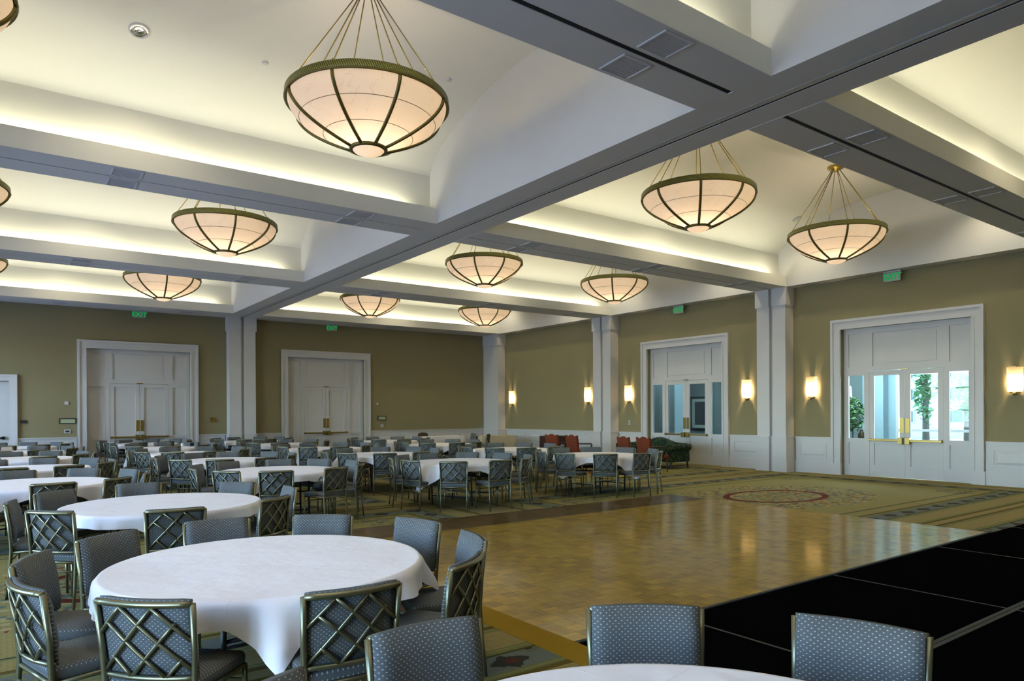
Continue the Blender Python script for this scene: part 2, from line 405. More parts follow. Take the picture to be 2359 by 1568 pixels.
def clone(root, loc=None, rotz=None):
    def cp(o, par):
        c = o.copy(); COL.objects.link(c); c.parent = par
        for ch in o.children: cp(ch, c)
        return c
    r = cp(root, None)
    if loc is not None: r.location = loc
    if rotz is not None: r.rotation_euler = (0,0,rotz)
    return r
def rbox(name, w, d, h, r, mat, segs=3, crown=0.0):
    """rounded cushion, centred in x and y, resting on z = 0"""
    mb = MB().box(-w/2, w/2, -d/2, d/2, 0, h)
    me = mb.mesh(name, mat, True, r, segs)
    if crown:
        for v in me.vertices:
            if v.co.z > h*0.5: v.co.z += crown*(1-(2*v.co.x/w)**2)*(1-(2*v.co.y/d)**2)
    return me

# ---------------------------------------------------------------- floor and walls
fl = MB().box(XLW-0.3, 0.25, YF-0.3, 0.3, -0.12, 0.0)
tag(obj('floor', fl, 'carpet'), 'olive patterned hotel carpet with floral borders and medallions', 'floor', kind='structure')

DOOR_R = [-17.43, -10.78]      # door centres on the right wall (y)
DOOR_B = [-13.81, -7.51]       # door centres on the back wall (x)
OW, OT = 1.50, 3.74            # half width and top of the wall opening
def wall_with(name, label, length0, length1, opens, root_loc, rotz, rails):
    """local x runs along the wall, room side is local -y; opens: (x0,x1,z0,z1)"""
    w = tag(empty(name, root_loc, rotz), label, 'wall', kind='structure')
    obj('wall_surface', MB().plate(length0, length1, 0.0, 5.1, 0.0, 0.25, opens), 'wall_paint', w)
    for a, b in rails:
        obj('wainscot', MB().box(a, b, -0.02, 0.0, 0.0, 0.94), 'trim_white', w)
        obj('baseboard', MB().box(a, b, -0.04, -0.02, 0.0, 0.28).box(a, b, -0.032, -0.02, 0.28, 0.30), 'trim_white', w)
        obj('chair_rail', MB().box(a, b, -0.055, 0.0, 0.935, 0.96).box(a, b, -0.035, 0.0, 0.90, 0.935), 'trim_white', w)
        n = max(1, round((b-a)/1.5)); pw = (b-a)/n
        for k in range(n):
            p0, p1 = a+k*pw+0.13, a+(k+1)*pw-0.13
            m = MB().plate(p0, p1, 0.41, 0.79, -0.034, -0.02, [(p0+0.03, p1-0.03, 0.44, 0.76)])
            q0, q1 = p0+0.10, p1-0.10
            m.add([(p0+0.05,-0.02,0.46),(p1-0.05,-0.02,0.46),(p1-0.05,-0.02,0.74),(p0+0.05,-0.02,0.74),(q0,-0.036,0.51),(q1,-0.036,0.51),(q1,-0.036,0.69),(q0,-0.036,0.69)],
                  [(4,5,6,7),(0,1,5,4),(1,2,6,5),(2,3,7,6),(3,0,4,7)])
            obj('wainscot_panel', m, 'trim_white', w)
    return w
# back wall: local x = world x
wall_with('wall_back', 'olive back wall with white wainscot and double doors', XLW-0.3, 0.25,
          [(c-OW, c+OW, 0.0, OT) for c in DOOR_B]+[(-18.9, -17.25, 0.0, 2.66)], (0,0,0), 0,
          [(XLW, -19.1), (-17.08, -15.57), (-12.05, -11.2), (-10.2, -9.27), (-5.75, -0.45)])
# right wall: local x = -world y
wall_with('wall_right', 'olive right wall with white wainscot and glazed doors', 0.0, -YF+0.3,
          [(-c-OW, -c+OW, 0.0, OT) for c in DOOR_R], (0,0,0), -PI/2,
          [(1.2, 6.98), (7.96, 9.02), (12.54, 13.66), (14.66, 15.67), (19.19, 20.3), (21.3, 28.0)])
# left wall with tall windows: local x = world y, room side -y -> +x
wl = wall_with('wall_left', 'olive left wall with tall daylight windows', YF-0.3, 0.3, [(a, b, 0.45, 4.0) for a, b in WINDOWS], (XLW,0,0), PI/2,
          [(YF, -26.2), (-22.0, -19.5), (-15.3, -12.9), (-8.7, -4.75), (-1.1, 0.0)])
for k, (a, b) in enumerate(WINDOWS):
    w = tag(empty('window_%d' % (k+1), (XLW,0,0), PI/2), 'tall white window with glazing bars in the left wall, number %s from the back' % ('four','three','two','one')[k], 'window', kind='structure')
    m = MB().plate(a-0.12, b+0.12, 0.40, 4.12, -0.05, 0.0, [(a, b, 0.45, 4.0)])
    n = 4; st = (b-a)/n
    m.plate(a, b, 0.45, 4.0, 0.08, 0.14, [(a+i*st+0.05, a+(i+1)*st-0.05, z0, z1) for i in range(n) for z0, z1 in ((0.52, 1.6), (1.68, 2.76), (2.84, 3.93))])
    obj('window_frame', m, 'trim_white', w)
    for i in range(n): obj('pane', MB().box(a+i*st+0.05, a+(i+1)*st-0.05, 0.105, 0.112, 0.52, 3.93), 'door_glass', w)
wall_with('wall_front', 'olive wall behind the camera with white wainscot', 0, -XLW, [], (0, YF, 0), PI, [(0.1, -XLW-0.1)])

# ---------------------------------------------------------------- columns
def column(label, loc, rotz, width=0.88, pr=0.38, grooved=True):
    c = tag(empty('column', loc, rotz), label, 'column', kind='structure')
    def piece(name, w, p, z0, z1):
        m = MB(); g = 0.05 if grooved else 0.0
        if grooved: m.box(-w/2, -g, -p, 0, z0, z1).box(g, w/2, -p, 0, z0, z1).box(-g, g, -p+0.10, 0, z0, z1)
        else: m.box(-w/2, w/2, -p, 0, z0, z1)
        return obj(name, m, 'trim_white', c)
    piece('plinth', width+0.08, pr+0.035, 0, 0.30); piece('pedestal', width+0.06, pr+0.03, 0.30, 0.93); piece('pedestal_cap', width+0.09, pr+0.045, 0.93, 0.96)
    piece('shaft', width, pr, 0.96, 4.52); piece('capital', width+0.07, pr+0.03, 4.52, 5.0)
    return c
column('white grooved column on the right wall between the two glazed doors', (0, -14.15, 0), -PI/2)
column('white grooved column on the right wall beside the framed-picture doors', (0, -7.46, 0), -PI/2)
column('white grooved column on the back wall between the two closed doors', (-10.70, 0, 0), 0)
column('white column in the room corner behind the skirted tables', (-0.2, 0, 0), 0, 0.36, 1.12, False)
column('white grooved column on the right wall outside the frame', (0, -20.80, 0), -PI/2)

# ---------------------------------------------------------------- doors
def door(idx, label, loc, rotz, glazed, leaf_label=None):
    d = tag(empty('door_%d' % idx, loc, rotz), label, 'door', kind='structure')
    # casing: stepped moulding around the opening
    for nm, m in (('casing_jamb', MB().box(-1.745, -1.50, -0.055, 0, 0.30, 3.985).box(-1.745, -1.68, -0.085, -0.055, 0.30, 3.985).box(-1.56, -1.50, -0.07, -0.055, 0.30, 3.73)),
                  ('casing_jamb', MB().box(1.50, 1.745, -0.055, 0, 0.30, 3.985).box(1.68, 1.745, -0.085, -0.055, 0.30, 3.985).box(1.50, 1.56, -0.07, -0.055, 0.30, 3.73)),
                  ('casing_head', MB().box(-1.50, 1.50, -0.055, 0, 3.73, 3.985).box(-1.68, 1.68, -0.085, -0.055, 3.92, 3.985).box(-1.50, 1.50, -0.07, -0.055, 3.73, 3.79)),
                  ('casing_block', MB().box(-1.76, -1.49, -0.075, 0, 0, 0.30)), ('casing_block', MB().box(1.49, 1.76, -0.075, 0, 0, 0.30))):
        obj(nm, m, 'trim_white', d)
    y0, y1 = 0.13, 0.18       # joinery plane inside the reveal
    holes = []
    lp = []
    for s in (-1, 1):
        a, b = sorted((s*0.98, s*1.38))
        holes += [(a, b, 0.29, 0.84), (a, b, 0.95, 2.54), (a, b, 2.76, 3.60)]
    holes += [(-0.77, 0.77, 2.76, 3.60), (-0.855, 0.855, 0.0, 2.645)]
    obj('surround', MB().plate(-1.50, 1.50, 0.0, 3.74, y0, y1, holes), 'trim_white', d)
    obj('transom_panel', MB().box(-0.77, 0.77, y0+0.03, y1, 2.76, 3.60).box(-0.70, 0.70, y0+0.018, y0+0.03, 2.83, 3.53), 'trim_white', d)
    for s in (-1, 1):
        a, b = sorted((s*0.98, s*1.38))
        obj('side_panel', MB().box(a, b, y0+0.032, y1, 2.76, 3.60), 'trim_white', d)
        obj('side_panel', MB().box(a, b, y0+0.032, y1, 0.29, 0.84), 'trim_white', d)
        if glazed: obj('sidelight_glass', MB().box(a, b, y0+0.02, y0+0.028, 0.95, 2.54), 'door_glass', d)
        else: obj('side_panel', MB().box(a, b, y0+0.032, y1, 0.95, 2.54), 'trim_white', d)
        x0, x1 = sorted((s*0.004, s*0.85)); h0, h1 = sorted((s*0.125, s*0.735))
        lf = obj('door_leaf', MB().plate(x0, x1, 0.012, 2.638, y0+0.006, y1, [(h0, h1, 0.29, 0.84), (h0, h1, 0.95, 2.52)]), 'trim_white', d)
        obj('lower_panel', MB().box(h0, h1, y0+0.036, y1, 0.29, 0.84), 'trim_white', lf)
        if glazed: obj('glass', MB().box(h0, h1, y0+0.026, y0+0.034, 0.95, 2.52), 'door_glass', lf)
        else: obj('upper_panel', MB().box(h0, h1, y0+0.036, y1, 0.95, 2.52), 'trim_white', lf)
        p0, p1 = sorted((s*0.015, s*0.115))
        obj('lock_plate', MB().box(p0, p1, y0-0.006, y0+0.006, 1.10, 1.46), 'brass', lf, bevel=0.003, segs=1)
        m = MB().box(*sorted((s*0.10, s*0.84)), y0-0.075, y0-0.035, 0.895, 0.945)
        m.box(*sorted((s*0.03, s*0.14)), y0-0.095, y0+0.006, 0.83, 0.99).box(*sorted((s*0.80, s*0.84)), y0-0.07, y0+0.006, 0.885, 0.955)
        obj('panic_bar', m, 'brass', lf, bevel=0.006, segs=2)
    obj('door_closer', MB().box(-0.09, 0.09, y0-0.02, y0+0.006, 2.645, 2.675), 'brass', d)
    return d
door(1, 'white glazed double doors onto the bright daylit entrance', (0, DOOR_R[0], 0), -PI/2, True)
door(2, 'white glazed double doors onto the dim lobby with framed pictures', (0, DOOR_R[1], 0), -PI/2, True)
door(3, 'closed white panelled double doors left of the back-wall column', (DOOR_B[0], 0, 0), 0, False)
door(4, 'closed white panelled double doors right of the back-wall column', (DOOR_B[1], 0, 0), 0, False)
tag(obj('wall_sky_block', MB().box(-21, -5, 1.2, 1.4, 0, 4.5).box(-21, -5, 0.25, 1.4, 4.3, 4.5).box(-21.2, -21, 0.25, 1.4, 0, 4.5).box(-5, -4.8, 0.25, 1.4, 0, 4.5).box(-21, -5, 0.25, 1.4, -0.12, 0.0), 'shade_black'), 'unseen black box blocking sky light behind the closed back doors', 'wall', kind='structure')  # unseen box added to keep sky light out of the door gaps
# service door, far left of the back wall
d5 = tag(empty('door_5', (-18.07, 0, 0)), 'low white service door at the far left of the back wall', 'door', kind='structure')
obj('casing', MB().plate(-1.03, 1.0, 0, 2.85, -0.06, 0, [(-0.82, 0.80, 0, 2.66)]).plate(-1.03, 1.0, 0, 2.85, -0.085, -0.06, [(-0.96, 0.93, 0, 2.79)]), 'trim_white', d5)
for s in (-1, 1):
    x0, x1 = sorted((s*0.003, s*0.815)); lf = obj('door_leaf', MB().box(x0, x1, 0.10, 0.15, 0.01, 2.65), 'trim_white', d5)
    obj('panic_bar', MB().box(*sorted((s*0.08, s*0.70)), 0.03, 0.07, 0.95, 1.00).box(*sorted((s*0.62, s*0.70)), 0.03, 0.10, 0.93, 1.02), 'plastic_dark', lf, bevel=0.005, segs=1)

# ---------------------------------------------------------------- ceiling
ceil = tag(empty('ceiling'), 'white coffered ceiling of beams, lit coves and shallow vaults', 'ceiling', kind='structure')
ZT = 7.15
# main beam along the room with its partition track slot
obj('main_beam', MB().box(XL, -10.700, YF, 0, HC, ZT).box(-10.664, XR, YF, 0, HC, ZT).box(-10.700, -10.664, YF, 0, HC+0.06, ZT), 'soffit_shade_white', ceil)
obj('slot_shade', MB().box(-10.699, -10.665, YF, -0.4, HC+0.003, HC+0.059), 'shade_black', ceil)  # black strip painting the shade inside the slot
obj('partition_track', MB().box(-10.80, -10.775, YF, -0.4, HC-0.008, HC), 'track_metal', ceil)
obj('wall_beam', MB().box(XE, 0.25, YF, 0.25, HC, ZT), 'soffit_shade_white', ceil)
obj('wall_beam', MB().box(XLW-0.25, XLE, YF, 0.25, HC, ZT), 'soffit_shade_white', ceil)
obj('roof_sky_block', MB().box(XLW-0.3, 0.3, YF-0.3, 0.3, ZT, ZT+0.1), 'soffit_shade_white', ceil)  # unseen lid added to stop sky light leaking in
SPANS = [(XLE, XL), (XR, XE)]
for ti, (a, b) in enumerate(T):
    for si, (x0, x1) in enumerate(SPANS):
        last = ti == 4; first = ti == 0
        m = MB(); mid = (a+b)/2
        gap = 0.032 if ti == 1 else 0.016
        if first: a2, b2 = YF, b
        else: a2, b2 = a, b
        fa, fb = a2+0.035, b2-0.035
        if last: m.box(x0, x1, fa, 0.25, HC, HC+0.06)
        elif first: m.box(x0, x1, a2, fb, HC, HC+0.06)
        else:
            e0, e1 = (x0, x1-0.02) if si == 0 else (x0+0.02, x1)
            m.box(x0, x1, fa, mid-gap, HC, HC+0.06).box(x0, x1, mid+gap, fb, HC, HC+0.06)
            if si == 0: m.box(e1, x1, mid-gap, mid+gap, HC, HC+0.06)
            else: m.box(x0, e0, mid-gap, mid+gap, HC, HC+0.06)
        if not first: m.box(x0, x1, a2, a2+0.035, HC, ZFA)            # fascia towards the nearer bay
        if not last: m.box(x0, x1, b2-0.035, b2, HC, ZFA)             # fascia towards the farther bay
        c0, c1 = (a2+SB if not first else YF), (b2-SB if not last else 0.25)
        m.box(x0, x1, c0, c1, HC+0.10, ZT)
        obj('cross_beam', m, 'ceiling_white', ceil)
        # soffit skin: white ceiling paint darkened to carry the underside shade
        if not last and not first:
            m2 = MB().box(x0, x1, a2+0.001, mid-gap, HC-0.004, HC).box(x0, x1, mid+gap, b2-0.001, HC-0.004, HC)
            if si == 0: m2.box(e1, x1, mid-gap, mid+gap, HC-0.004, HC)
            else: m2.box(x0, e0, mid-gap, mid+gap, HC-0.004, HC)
            obj('soffit', m2, 'soffit_shade_white', ceil)
            obj('slot_shade', MB().box(x0+0.03, x1-0.03, mid-gap+0.001, mid+gap-0.001, HC+0.004, HC+0.10), 'shade_black', ceil)  # black fill carries the shade of the slot recess
        else: obj('soffit', MB().box(x0, x1, a2+0.001, b2-0.001, HC-0.004, HC), 'soffit_shade_white', ceil)
# vaults
def vault_z(dy, half):
    q = min(1.0, abs(dy)/half); rise = ZCR-ZSP
    el = ZSP+rise*math.sqrt(max(0, 1-q*q)); R = (half*half+rise*rise)/(2*rise); ci = ZCR-(R-math.sqrt(R*R-(q*half)**2))
    return 0.6*el+0.4*ci
for bi, (ya, yb) in enumerate(BAYS):
    yc, half = (ya+yb)/2, (yb-ya)/2+SB
    for si, (x0, x1) in enumerate(SPANS):
        N = 40; poly = []
        for k in range(N+1):
            ang = PI*k/N; dy = -half*math.cos(ang); poly.append((yc+dy, vault_z(dy, half)))
        poly = poly+[(yc+half+0.02, ZT), (yc-half-0.02, ZT)]
        vs = []; fs = []
        for xx in (x0-0.001, x1+0.001): vs += [(xx, p[0], p[1]) for p in poly[:N+1]]
        for k in range(N): fs.append((k, k+1, N+1+k+1, N+1+k))
        o = obj('vault', MB().add(vs, fs), 'ceiling_white', ceil, smooth=True, fix=False)
        # cove lights: a tube in each trough
        for side in (0, 1):
            yy = ya-0.13 if side == 0 else yb+0.13
            if bi == 0 and side == 0: pass
            which = ('fourth', 'third', 'second', 'first')[bi]
            cl = tag(empty('cove_light', ((x0+x1)/2, yy, HC+0.10)), 'tube light in the %s cove, %s bay from the back, %s of the main beam' % (('near', 'far')[side], which, ('left', 'right')[si]),
                     'cove light', 'cove lights behind the fascias')
            L = (x1-x0)-1.0
            obj('tray', MB().box(-L/2, L/2, -0.05, 0.05, 0.0, 0.02), 'plastic_white', cl)
            obj('tube', MB().tube([(-L/2, 0, 0.035), (L/2, 0, 0.035)], 0.013, 6), 'cove_tube', cl)
            sgn = -1 if side == 0 else 1
            area_light('cove_glow', (0, sgn*0.0, 0.06), (math.radians(180+sgn*(-8)), 0, 0), L, 0.08, COVE_W, (1.0, 0.95, 0.70), cl)
# ---------------------------------------------------------------- ceiling fixtures
def grille(x, y, label, z=HC-0.004):
    g = tag(empty('ceiling_grille', (x, y, z)), label, 'ceiling grille', 'square grilles set in the beam soffits')
    link('frame', GR_FRAME, g)
    link('panel', GR_PANEL, g)
    return g
_m = MB()
for a in (-1, 1):
    _m.box(-0.19, 0.19, a*0.155, a*0.175, -0.012, 0); _m.box(a*0.17, a*0.19, -0.155, 0.155, -0.012, 0)
GR_FRAME = _m.mesh('frame', 'soffit_shade_white')
_m = MB().box(-0.17, 0.17, -0.155, 0.155, -0.004, 0.0)
for k in range(9): _m.box(-0.165, 0.165, -0.145+k*0.0325, -0.13+k*0.0325, -0.0055, -0.004)
GR_PANEL = _m.mesh('panel', 'grille_white')
ORD = ['first', 'second', 'third', 'fourth', 'fifth', 'sixth', 'seventh', 'eighth', 'ninth', 'tenth']
GX = [-16.02, -12.54, -8.87, -5.25, -1.75]
for ti in (1, 2, 3):
    mid = (T[ti][0]+T[ti][1])/2
    for gi, gx in enumerate(GX):
        for s in (-1, 1):
            grille(gx, mid+s*0.25, 'grey square grille on %s side of the slot, %s cross beam, %s from left' % ('near' if s < 0 else 'far', ('nearest', 'middle', 'farthest')[ti-1], ORD[gi]))
for gi, gx in enumerate(GX): grille(gx, -0.65, 'grey square grille in the soffit along the back wall, %s from left' % ORD[gi])

def vz(y):
    for ya, yb in BAYS:
        if ya-SB <= y <= yb+SB: return vault_z(y-(ya+yb)/2, (yb-ya)/2+SB)
    return HC
def downlight(x, y, label):
    z = vz(y); e = 0.05; sl = math.atan2(vz(y+e)-vz(y-e), 2*e)
    d = tag(empty('downlight', (x, y, z+0.004)), label, 'downlight', 'recessed downlights in the vaults'); d.rotation_euler = (sl, 0, 0)
    obj('trim_ring', MB().lathe([(0.100, -0.012), (0.112, -0.020), (0.122, -0.018), (0.126, 0.0)], 24), 'trim_white', d, smooth=True)
    obj('reflector', MB().lathe([(0.101, -0.014), (0.085, -0.008), (0.06, -0.016), (0.04, -0.008), (0.001, -0.012)], 24), 'downlight_chrome', d, smooth=True)
    ld = bpy.data.lights.new('downlight_fill_beam', 'SPOT'); ld.energy = SPOT_W; ld.color = (1.0, 0.87, 0.60); ld.shadow_soft_size = 0.05; ld.spot_size = math.radians(120); ld.spot_blend = 0.8  # spot added to throw fill light down on the tables
    o = bpy.data.objects.new('downlight_fill_beam', ld); COL.objects.link(o); o.location = (x, y, z-0.03)
for bi, (ya, yb) in enumerate(BAYS):  # a pair are known fixtures; the rest are added to brighten the tablecloths
    for xi, x in enumerate((-20.4, -16.0, -5.32, -1.10)):
        for s in (-1, 1):
            downlight(x, (ya+yb)/2+s*2.09, 'round chrome downlight, partly added grid, %s side, %s from left, %s bay from the back' % ('near' if s < 0 else 'far', ORD[xi], ('fourth', 'third', 'second', 'first')[bi]))
def sprinkler(x, y, label):
    s = tag(empty('sprinkler_cap', (x, y, vz(y)-0.002)), label, 'sprinkler', 'flat sprinkler caps in the vaults')
    obj('cap', MB().lathe([(0.001, -0.014), (0.035, -0.014), (0.045, -0.006), (0.045, 0.02)], 16), 'trim_white', s, smooth=True)
sprinkler(-14.44, -15.45, 'small white sprinkler cap in the vault left of the largest pendant')
sprinkler(-11.9, -16.2, 'small white sprinkler cap in the vault right of the largest pendant')

# ---------------------------------------------------------------- pendant bowls
ZR, ZB = 5.395, 4.865        # underside of rim, bottom ring
def bowl_r(s): return 0.20+0.745*(1-s**1.95)
def make_pendant():
    p = empty('pendant_lamp')
    zc = ZCR
    c = MB().lathe([(0.001, zc-0.10), (0.05, zc-0.10), (0.075, zc-0.07), (0.15, zc-0.05), (0.17, zc-0.02), (0.17, zc+0.01)], 28)
    obj('canopy', c, 'lamp_rod_brass', p, smooth=True)
    NS = 14
    prof = [(bowl_r(k/NS), ZR-(ZR-ZB)*k/NS) for k in range(NS+1)]
    for k in range(8):
        a0, a1 = 2*PI*k/8, 2*PI*(k+1)/8; da = 0.004
        m = MB().lathe(prof, 10, a0+da, a1-da)
        obj('glass_panel', m, 'alabaster', p, smooth=True, fix=False)
    for k in range(8):
        a = 2*PI*k/8
        pts = [((r+0.012)*math.cos(a), (r+0.012)*math.sin(a), z-0.004) for r, z in prof]
        obj('rib', MB().tube(pts, 0.022, 6), 'lamp_bronze', p, smooth=True)
        rod = obj('rod', MB().tube([(0.08*math.cos(a), 0.08*math.sin(a), zc-0.08), (0.925*math.cos(a), 0.925*math.sin(a), ZR+0.075)], 0.0075, 6), 'lamp_rod_brass', p, smooth=True)
        obj('hook', MB().lathe([(0.012, ZR+0.06), (0.02, ZR+0.08), (0.012, ZR+0.11)], 8, c=(0.925*math.cos(a), 0.925*math.sin(a))), 'lamp_rod_brass', rod, smooth=True)
    # rim with rope relief
    me = MB().lathe([(0.925, ZR-0.012), (0.965, ZR-0.012), (0.978, ZR+0.005), (0.975, ZR+0.07), (0.960, ZR+0.085), (0.925, ZR+0.085), (0.925, ZR-0.012)], 96).mesh('rim', 'lamp_rope', True)
    uvl = me.uv_layers.new(name='UVMap')
    for lp in me.loops:
        v = me.vertices[lp.vertex_index].co; uvl.data[lp.index].uv = ((math.atan2(v.y, v.x)/(2*PI)) % 1.0, (v.z-ZR)/0.08)
    link('rim', me, p)
    obj('rim_lip', MB().tube([(0.972*math.cos(2*PI*k/64), 0.972*math.sin(2*PI*k/64), ZR-0.012) for k in range(64)], 0.013, 6, True), 'lamp_bronze', p, smooth=True)
    for s in (0.42, 0.74):
        r, z = bowl_r(s)+0.003, ZR-(ZR-ZB)*s
        obj('seam', MB().tube([(r*math.cos(2*PI*k/64), r*math.sin(2*PI*k/64), z) for k in range(64)], 0.0035, 4, True), 'lamp_bronze', p, smooth=True)
    obj('bottom_ring', MB().tube([(0.207*math.cos(2*PI*k/32), 0.207*math.sin(2*PI*k/32), ZB-0.004) for k in range(32)], 0.026, 8, True), 'lamp_bronze', p, smooth=True)
    obj('bottom_glass', MB().lathe([(0.20, ZB-0.010), (0.17, ZB-0.04), (0.12, ZB-0.064), (0.06, ZB-0.078), (0.001, ZB-0.083)], 28), 'alabaster_thick', p, smooth=True, fix=False)
    return p
def bulb_light(par):
    ld = bpy.data.lights.new('bulb', 'POINT'); ld.energy = BOWL_W; ld.color = (1.0, 0.80, 0.56); ld.shadow_soft_size = 0.07
    o = bpy.data.objects.new('bulb', ld); COL.objects.link(o); o.location = (0, 0, 5.22); o.parent = par
PXL = -18.27
pend0 = make_pendant(); used = False
PX = [PXL, -13.82, -7.62, -3.06]
PNAMES = ['left-edge', 'left', 'middle', 'right']
for bi in (0, 1, 2, 3):
    yc = sum(BAYS[bi])/2
    for xi, px in enumerate(PX):
        if bi == 0:      # lamps of the bay above the camera: out of frame, light only
            pass
        if not used: p = pend0; used = True
        else: p = clone(pend0)
        p.location = (px, yc, 0); p.rotation_euler = (0, 0, math.radians(41.5))
        bname = ('the bay over the camera', 'the nearest bay', 'the middle bay', 'the farthest bay')[bi]
        tag(p, 'alabaster bowl pendant on brass rods, %s of four across %s' % (('first', 'second', 'third', 'fourth')[xi], bname), 'pendant lamp', 'alabaster bowl pendants')
        bulb_light(p)

# ---------------------------------------------------------------- wall sconces
def make_sconce():
    s = empty('wall_sconce')     # local -y into the room
    R = 0.15
    prof = [(-0.26, 0.92), (-0.22, 0.97), (0.0, 1.0), (0.20, 1.0), (0.27, 1.03)]
    vs = []; fs = []; n = 14
    for z, k in prof:
        for i in range(n+1):
            a = PI*i/n; vs.append((R*k*math.cos(a), -0.03-0.13*k*math.sin(a), 2.29+z))
    for j in range(len(prof)-1):
        for i in range(n): fs.append((j*(n+1)+i, j*(n+1)+i+1, (j+1)*(n+1)+i+1, (j+1)*(n+1)+i))
    obj('shade', MB().add(vs, fs), 'sconce_glass', s, smooth=True, fix=False)
    obj('backplate', MB().box(-0.06, 0.06, -0.02, 0.0, 1.98, 2.58), 'brass', s, bevel=0.004, segs=1)
    m = MB()
    poly = [(0.10*math.cos(PI*i/10), -0.02-0.09*math.sin(PI*i/10)) for i in range(11)]
    m.prism(poly, 'z', 2.002, 2.028); m.lathe([(0.001, 1.955), (0.03, 1.965), (0.035, 1.985), (0.02, 2.0)], 12, c=(0, -0.06))
    obj('finial', m, 'brass', s, smooth=False)
    obj('top_clip', MB().box(-0.05, 0.05, -0.16, -0.0, 2.562, 2.575), 'brass', s)
    return s
sc0 = make_sconce(); first = True
SL = ['at the right edge of the picture, beyond the daylit doors', 'between the grooved column and the daylit doors', 'between the picture-lobby doors and the grooved column', 'just right of the column beside the red armchairs',
      'just left of the column beside the red armchairs', 'next to the room corner column']
for y, lb in zip((-19.75, -15.14, -13.14, -8.43, -6.37, -1.64), SL):
    s = sc0 if first else clone(sc0); first = False
    s.location = (0, y, 0); s.rotation_euler = (0, 0, -PI/2); tag(s, 'glowing half-round wall sconce '+lb, 'wall sconce', 'sconces along the right wall')
    ld = bpy.data.lights.new('sconce_bulb', 'POINT'); ld.energy = SCONCE_W; ld.color = (1.0, 0.72, 0.40); ld.shadow_soft_size = 0.04
    o = bpy.data.objects.new('sconce_bulb', ld); COL.objects.link(o); o.parent = s; o.location = (0, -0.085, 2.23)

# ---------------------------------------------------------------- exit signs, plaques, switches
def exit_sign(loc, rotz, label):
    e = tag(empty('exit_sign', loc, rotz), label, 'exit sign', 'green exit signs under the soffit')
    obj('housing', MB().box(-0.20, 0.20, -0.05, 0.02, 0.10, 0.135), 'grille_white', e, bevel=0.004, segs=1)
    obj('plate', MB().box(-0.19, 0.19, -0.012, 0.0, -0.11, 0.10), 'exit_panel', e)
    cu = bpy.data.curves.new('lettering', 'FONT'); cu.body = 'EXIT'; cu.size = 0.205; cu.align_x = 'CENTER'; cu.align_y = 'CENTER'; cu.extrude = 0.003; cu.offset = 0.004; cu.space_character = 1.05
    cu.materials.append(MATS['exit_green'])
    o = bpy.data.objects.new('lettering_curve', cu); COL.objects.link(o); bpy.context.view_layer.update()
    me = bpy.data.meshes.new_from_object(o.evaluated_get(bpy.context.evaluated_depsgraph_get())); bpy.data.objects.remove(o)
    link('lettering', me, e, (0, -0.016, -0.005), (PI/2, 0, 0))
exit_sign((-0.20, DOOR_R[0]+0.12, HC-0.14), -PI/2, 'green exit sign above the daylit glazed doors')
exit_sign((-0.20, DOOR_R[1], HC-0.14), -PI/2, 'green exit sign above the picture-lobby glazed doors')
exit_sign((DOOR_B[0]-0.05, -0.25, HC-0.14), 0, 'green exit sign above the closed doors left of the back column')
exit_sign((DOOR_B[1]+0.10, -0.25, HC-0.14), 0, 'green exit sign above the closed doors right of the back column')
def plaque(x, z, w, h, label, frame='plastic_dark', face='sign_green_paper', name='wall_plaque', cat='plaque'):
    p = tag(empty(name, (x, -0.003, z)), label, cat)
    obj('frame', MB().plate(-w/2, w/2, -h/2, h/2, -0.022, 0.0, [(-w/2+0.025, w/2-0.025, -h/2+0.025, h/2-0.025)]), frame, p)
    obj('face', MB().box(-w/2+0.025, w/2-0.025, -0.012, 0.0, -h/2+0.025, h/2-0.025), face, p)
plaque(-15.81, 1.46, 0.44, 0.17, 'dark framed notice with green paper beside the left closed doors')
plaque(-5.26, 1.45, 0.36, 0.17, 'dark framed notice with green paper beside the right closed doors')
plaque(-15.82, 1.14, 0.16, 0.11, 'small white control plate with dark screen under the left notice', 'plastic_white', 'plastic_dark', 'control_panel', 'control panel')
plaque(-5.26, 1.15, 0.12, 0.10, 'small white control plate with grey screen under the right notice', 'plastic_white', 'grille_white', 'control_panel', 'control panel')
plaque(-16.92, 1.45, 0.17, 0.09, 'small dark switch plate beside the low service door', 'plastic_dark', 'plastic_dark', 'switch_plate', 'switch plate')
plaque(-11.59, 1.45, 0.17, 0.17, 'square brass plate left of the back-wall column', 'brass', 'brass', 'brass_plate', 'wall plate')
plaque(-15.84, 2.01, 0.10, 0.09, 'tiny white thermostat high beside the left closed doors', 'plastic_white', 'plastic_white', 'thermostat', 'thermostat')
plaque(-5.46, 2.02, 0.07, 0.07, 'tiny white sensor high beside the right closed doors', 'plastic_white', 'plastic_white', 'thermostat', 'thermostat')
ls = tag(empty('light_switch', (-0.003, -8.43, 1.28), -PI/2), 'white rocker light switch under the sconce left of the lobby doors', 'light switch')
obj('plate', MB().box(-0.04, 0.04, -0.008, 0.0, -0.07, 0.07), 'plastic_white', ls, bevel=0.003, segs=1)
obj('rocker', MB().box(-0.015, 0.015, -0.014, -0.008, -0.03, 0.03), 'plastic_dark', ls)
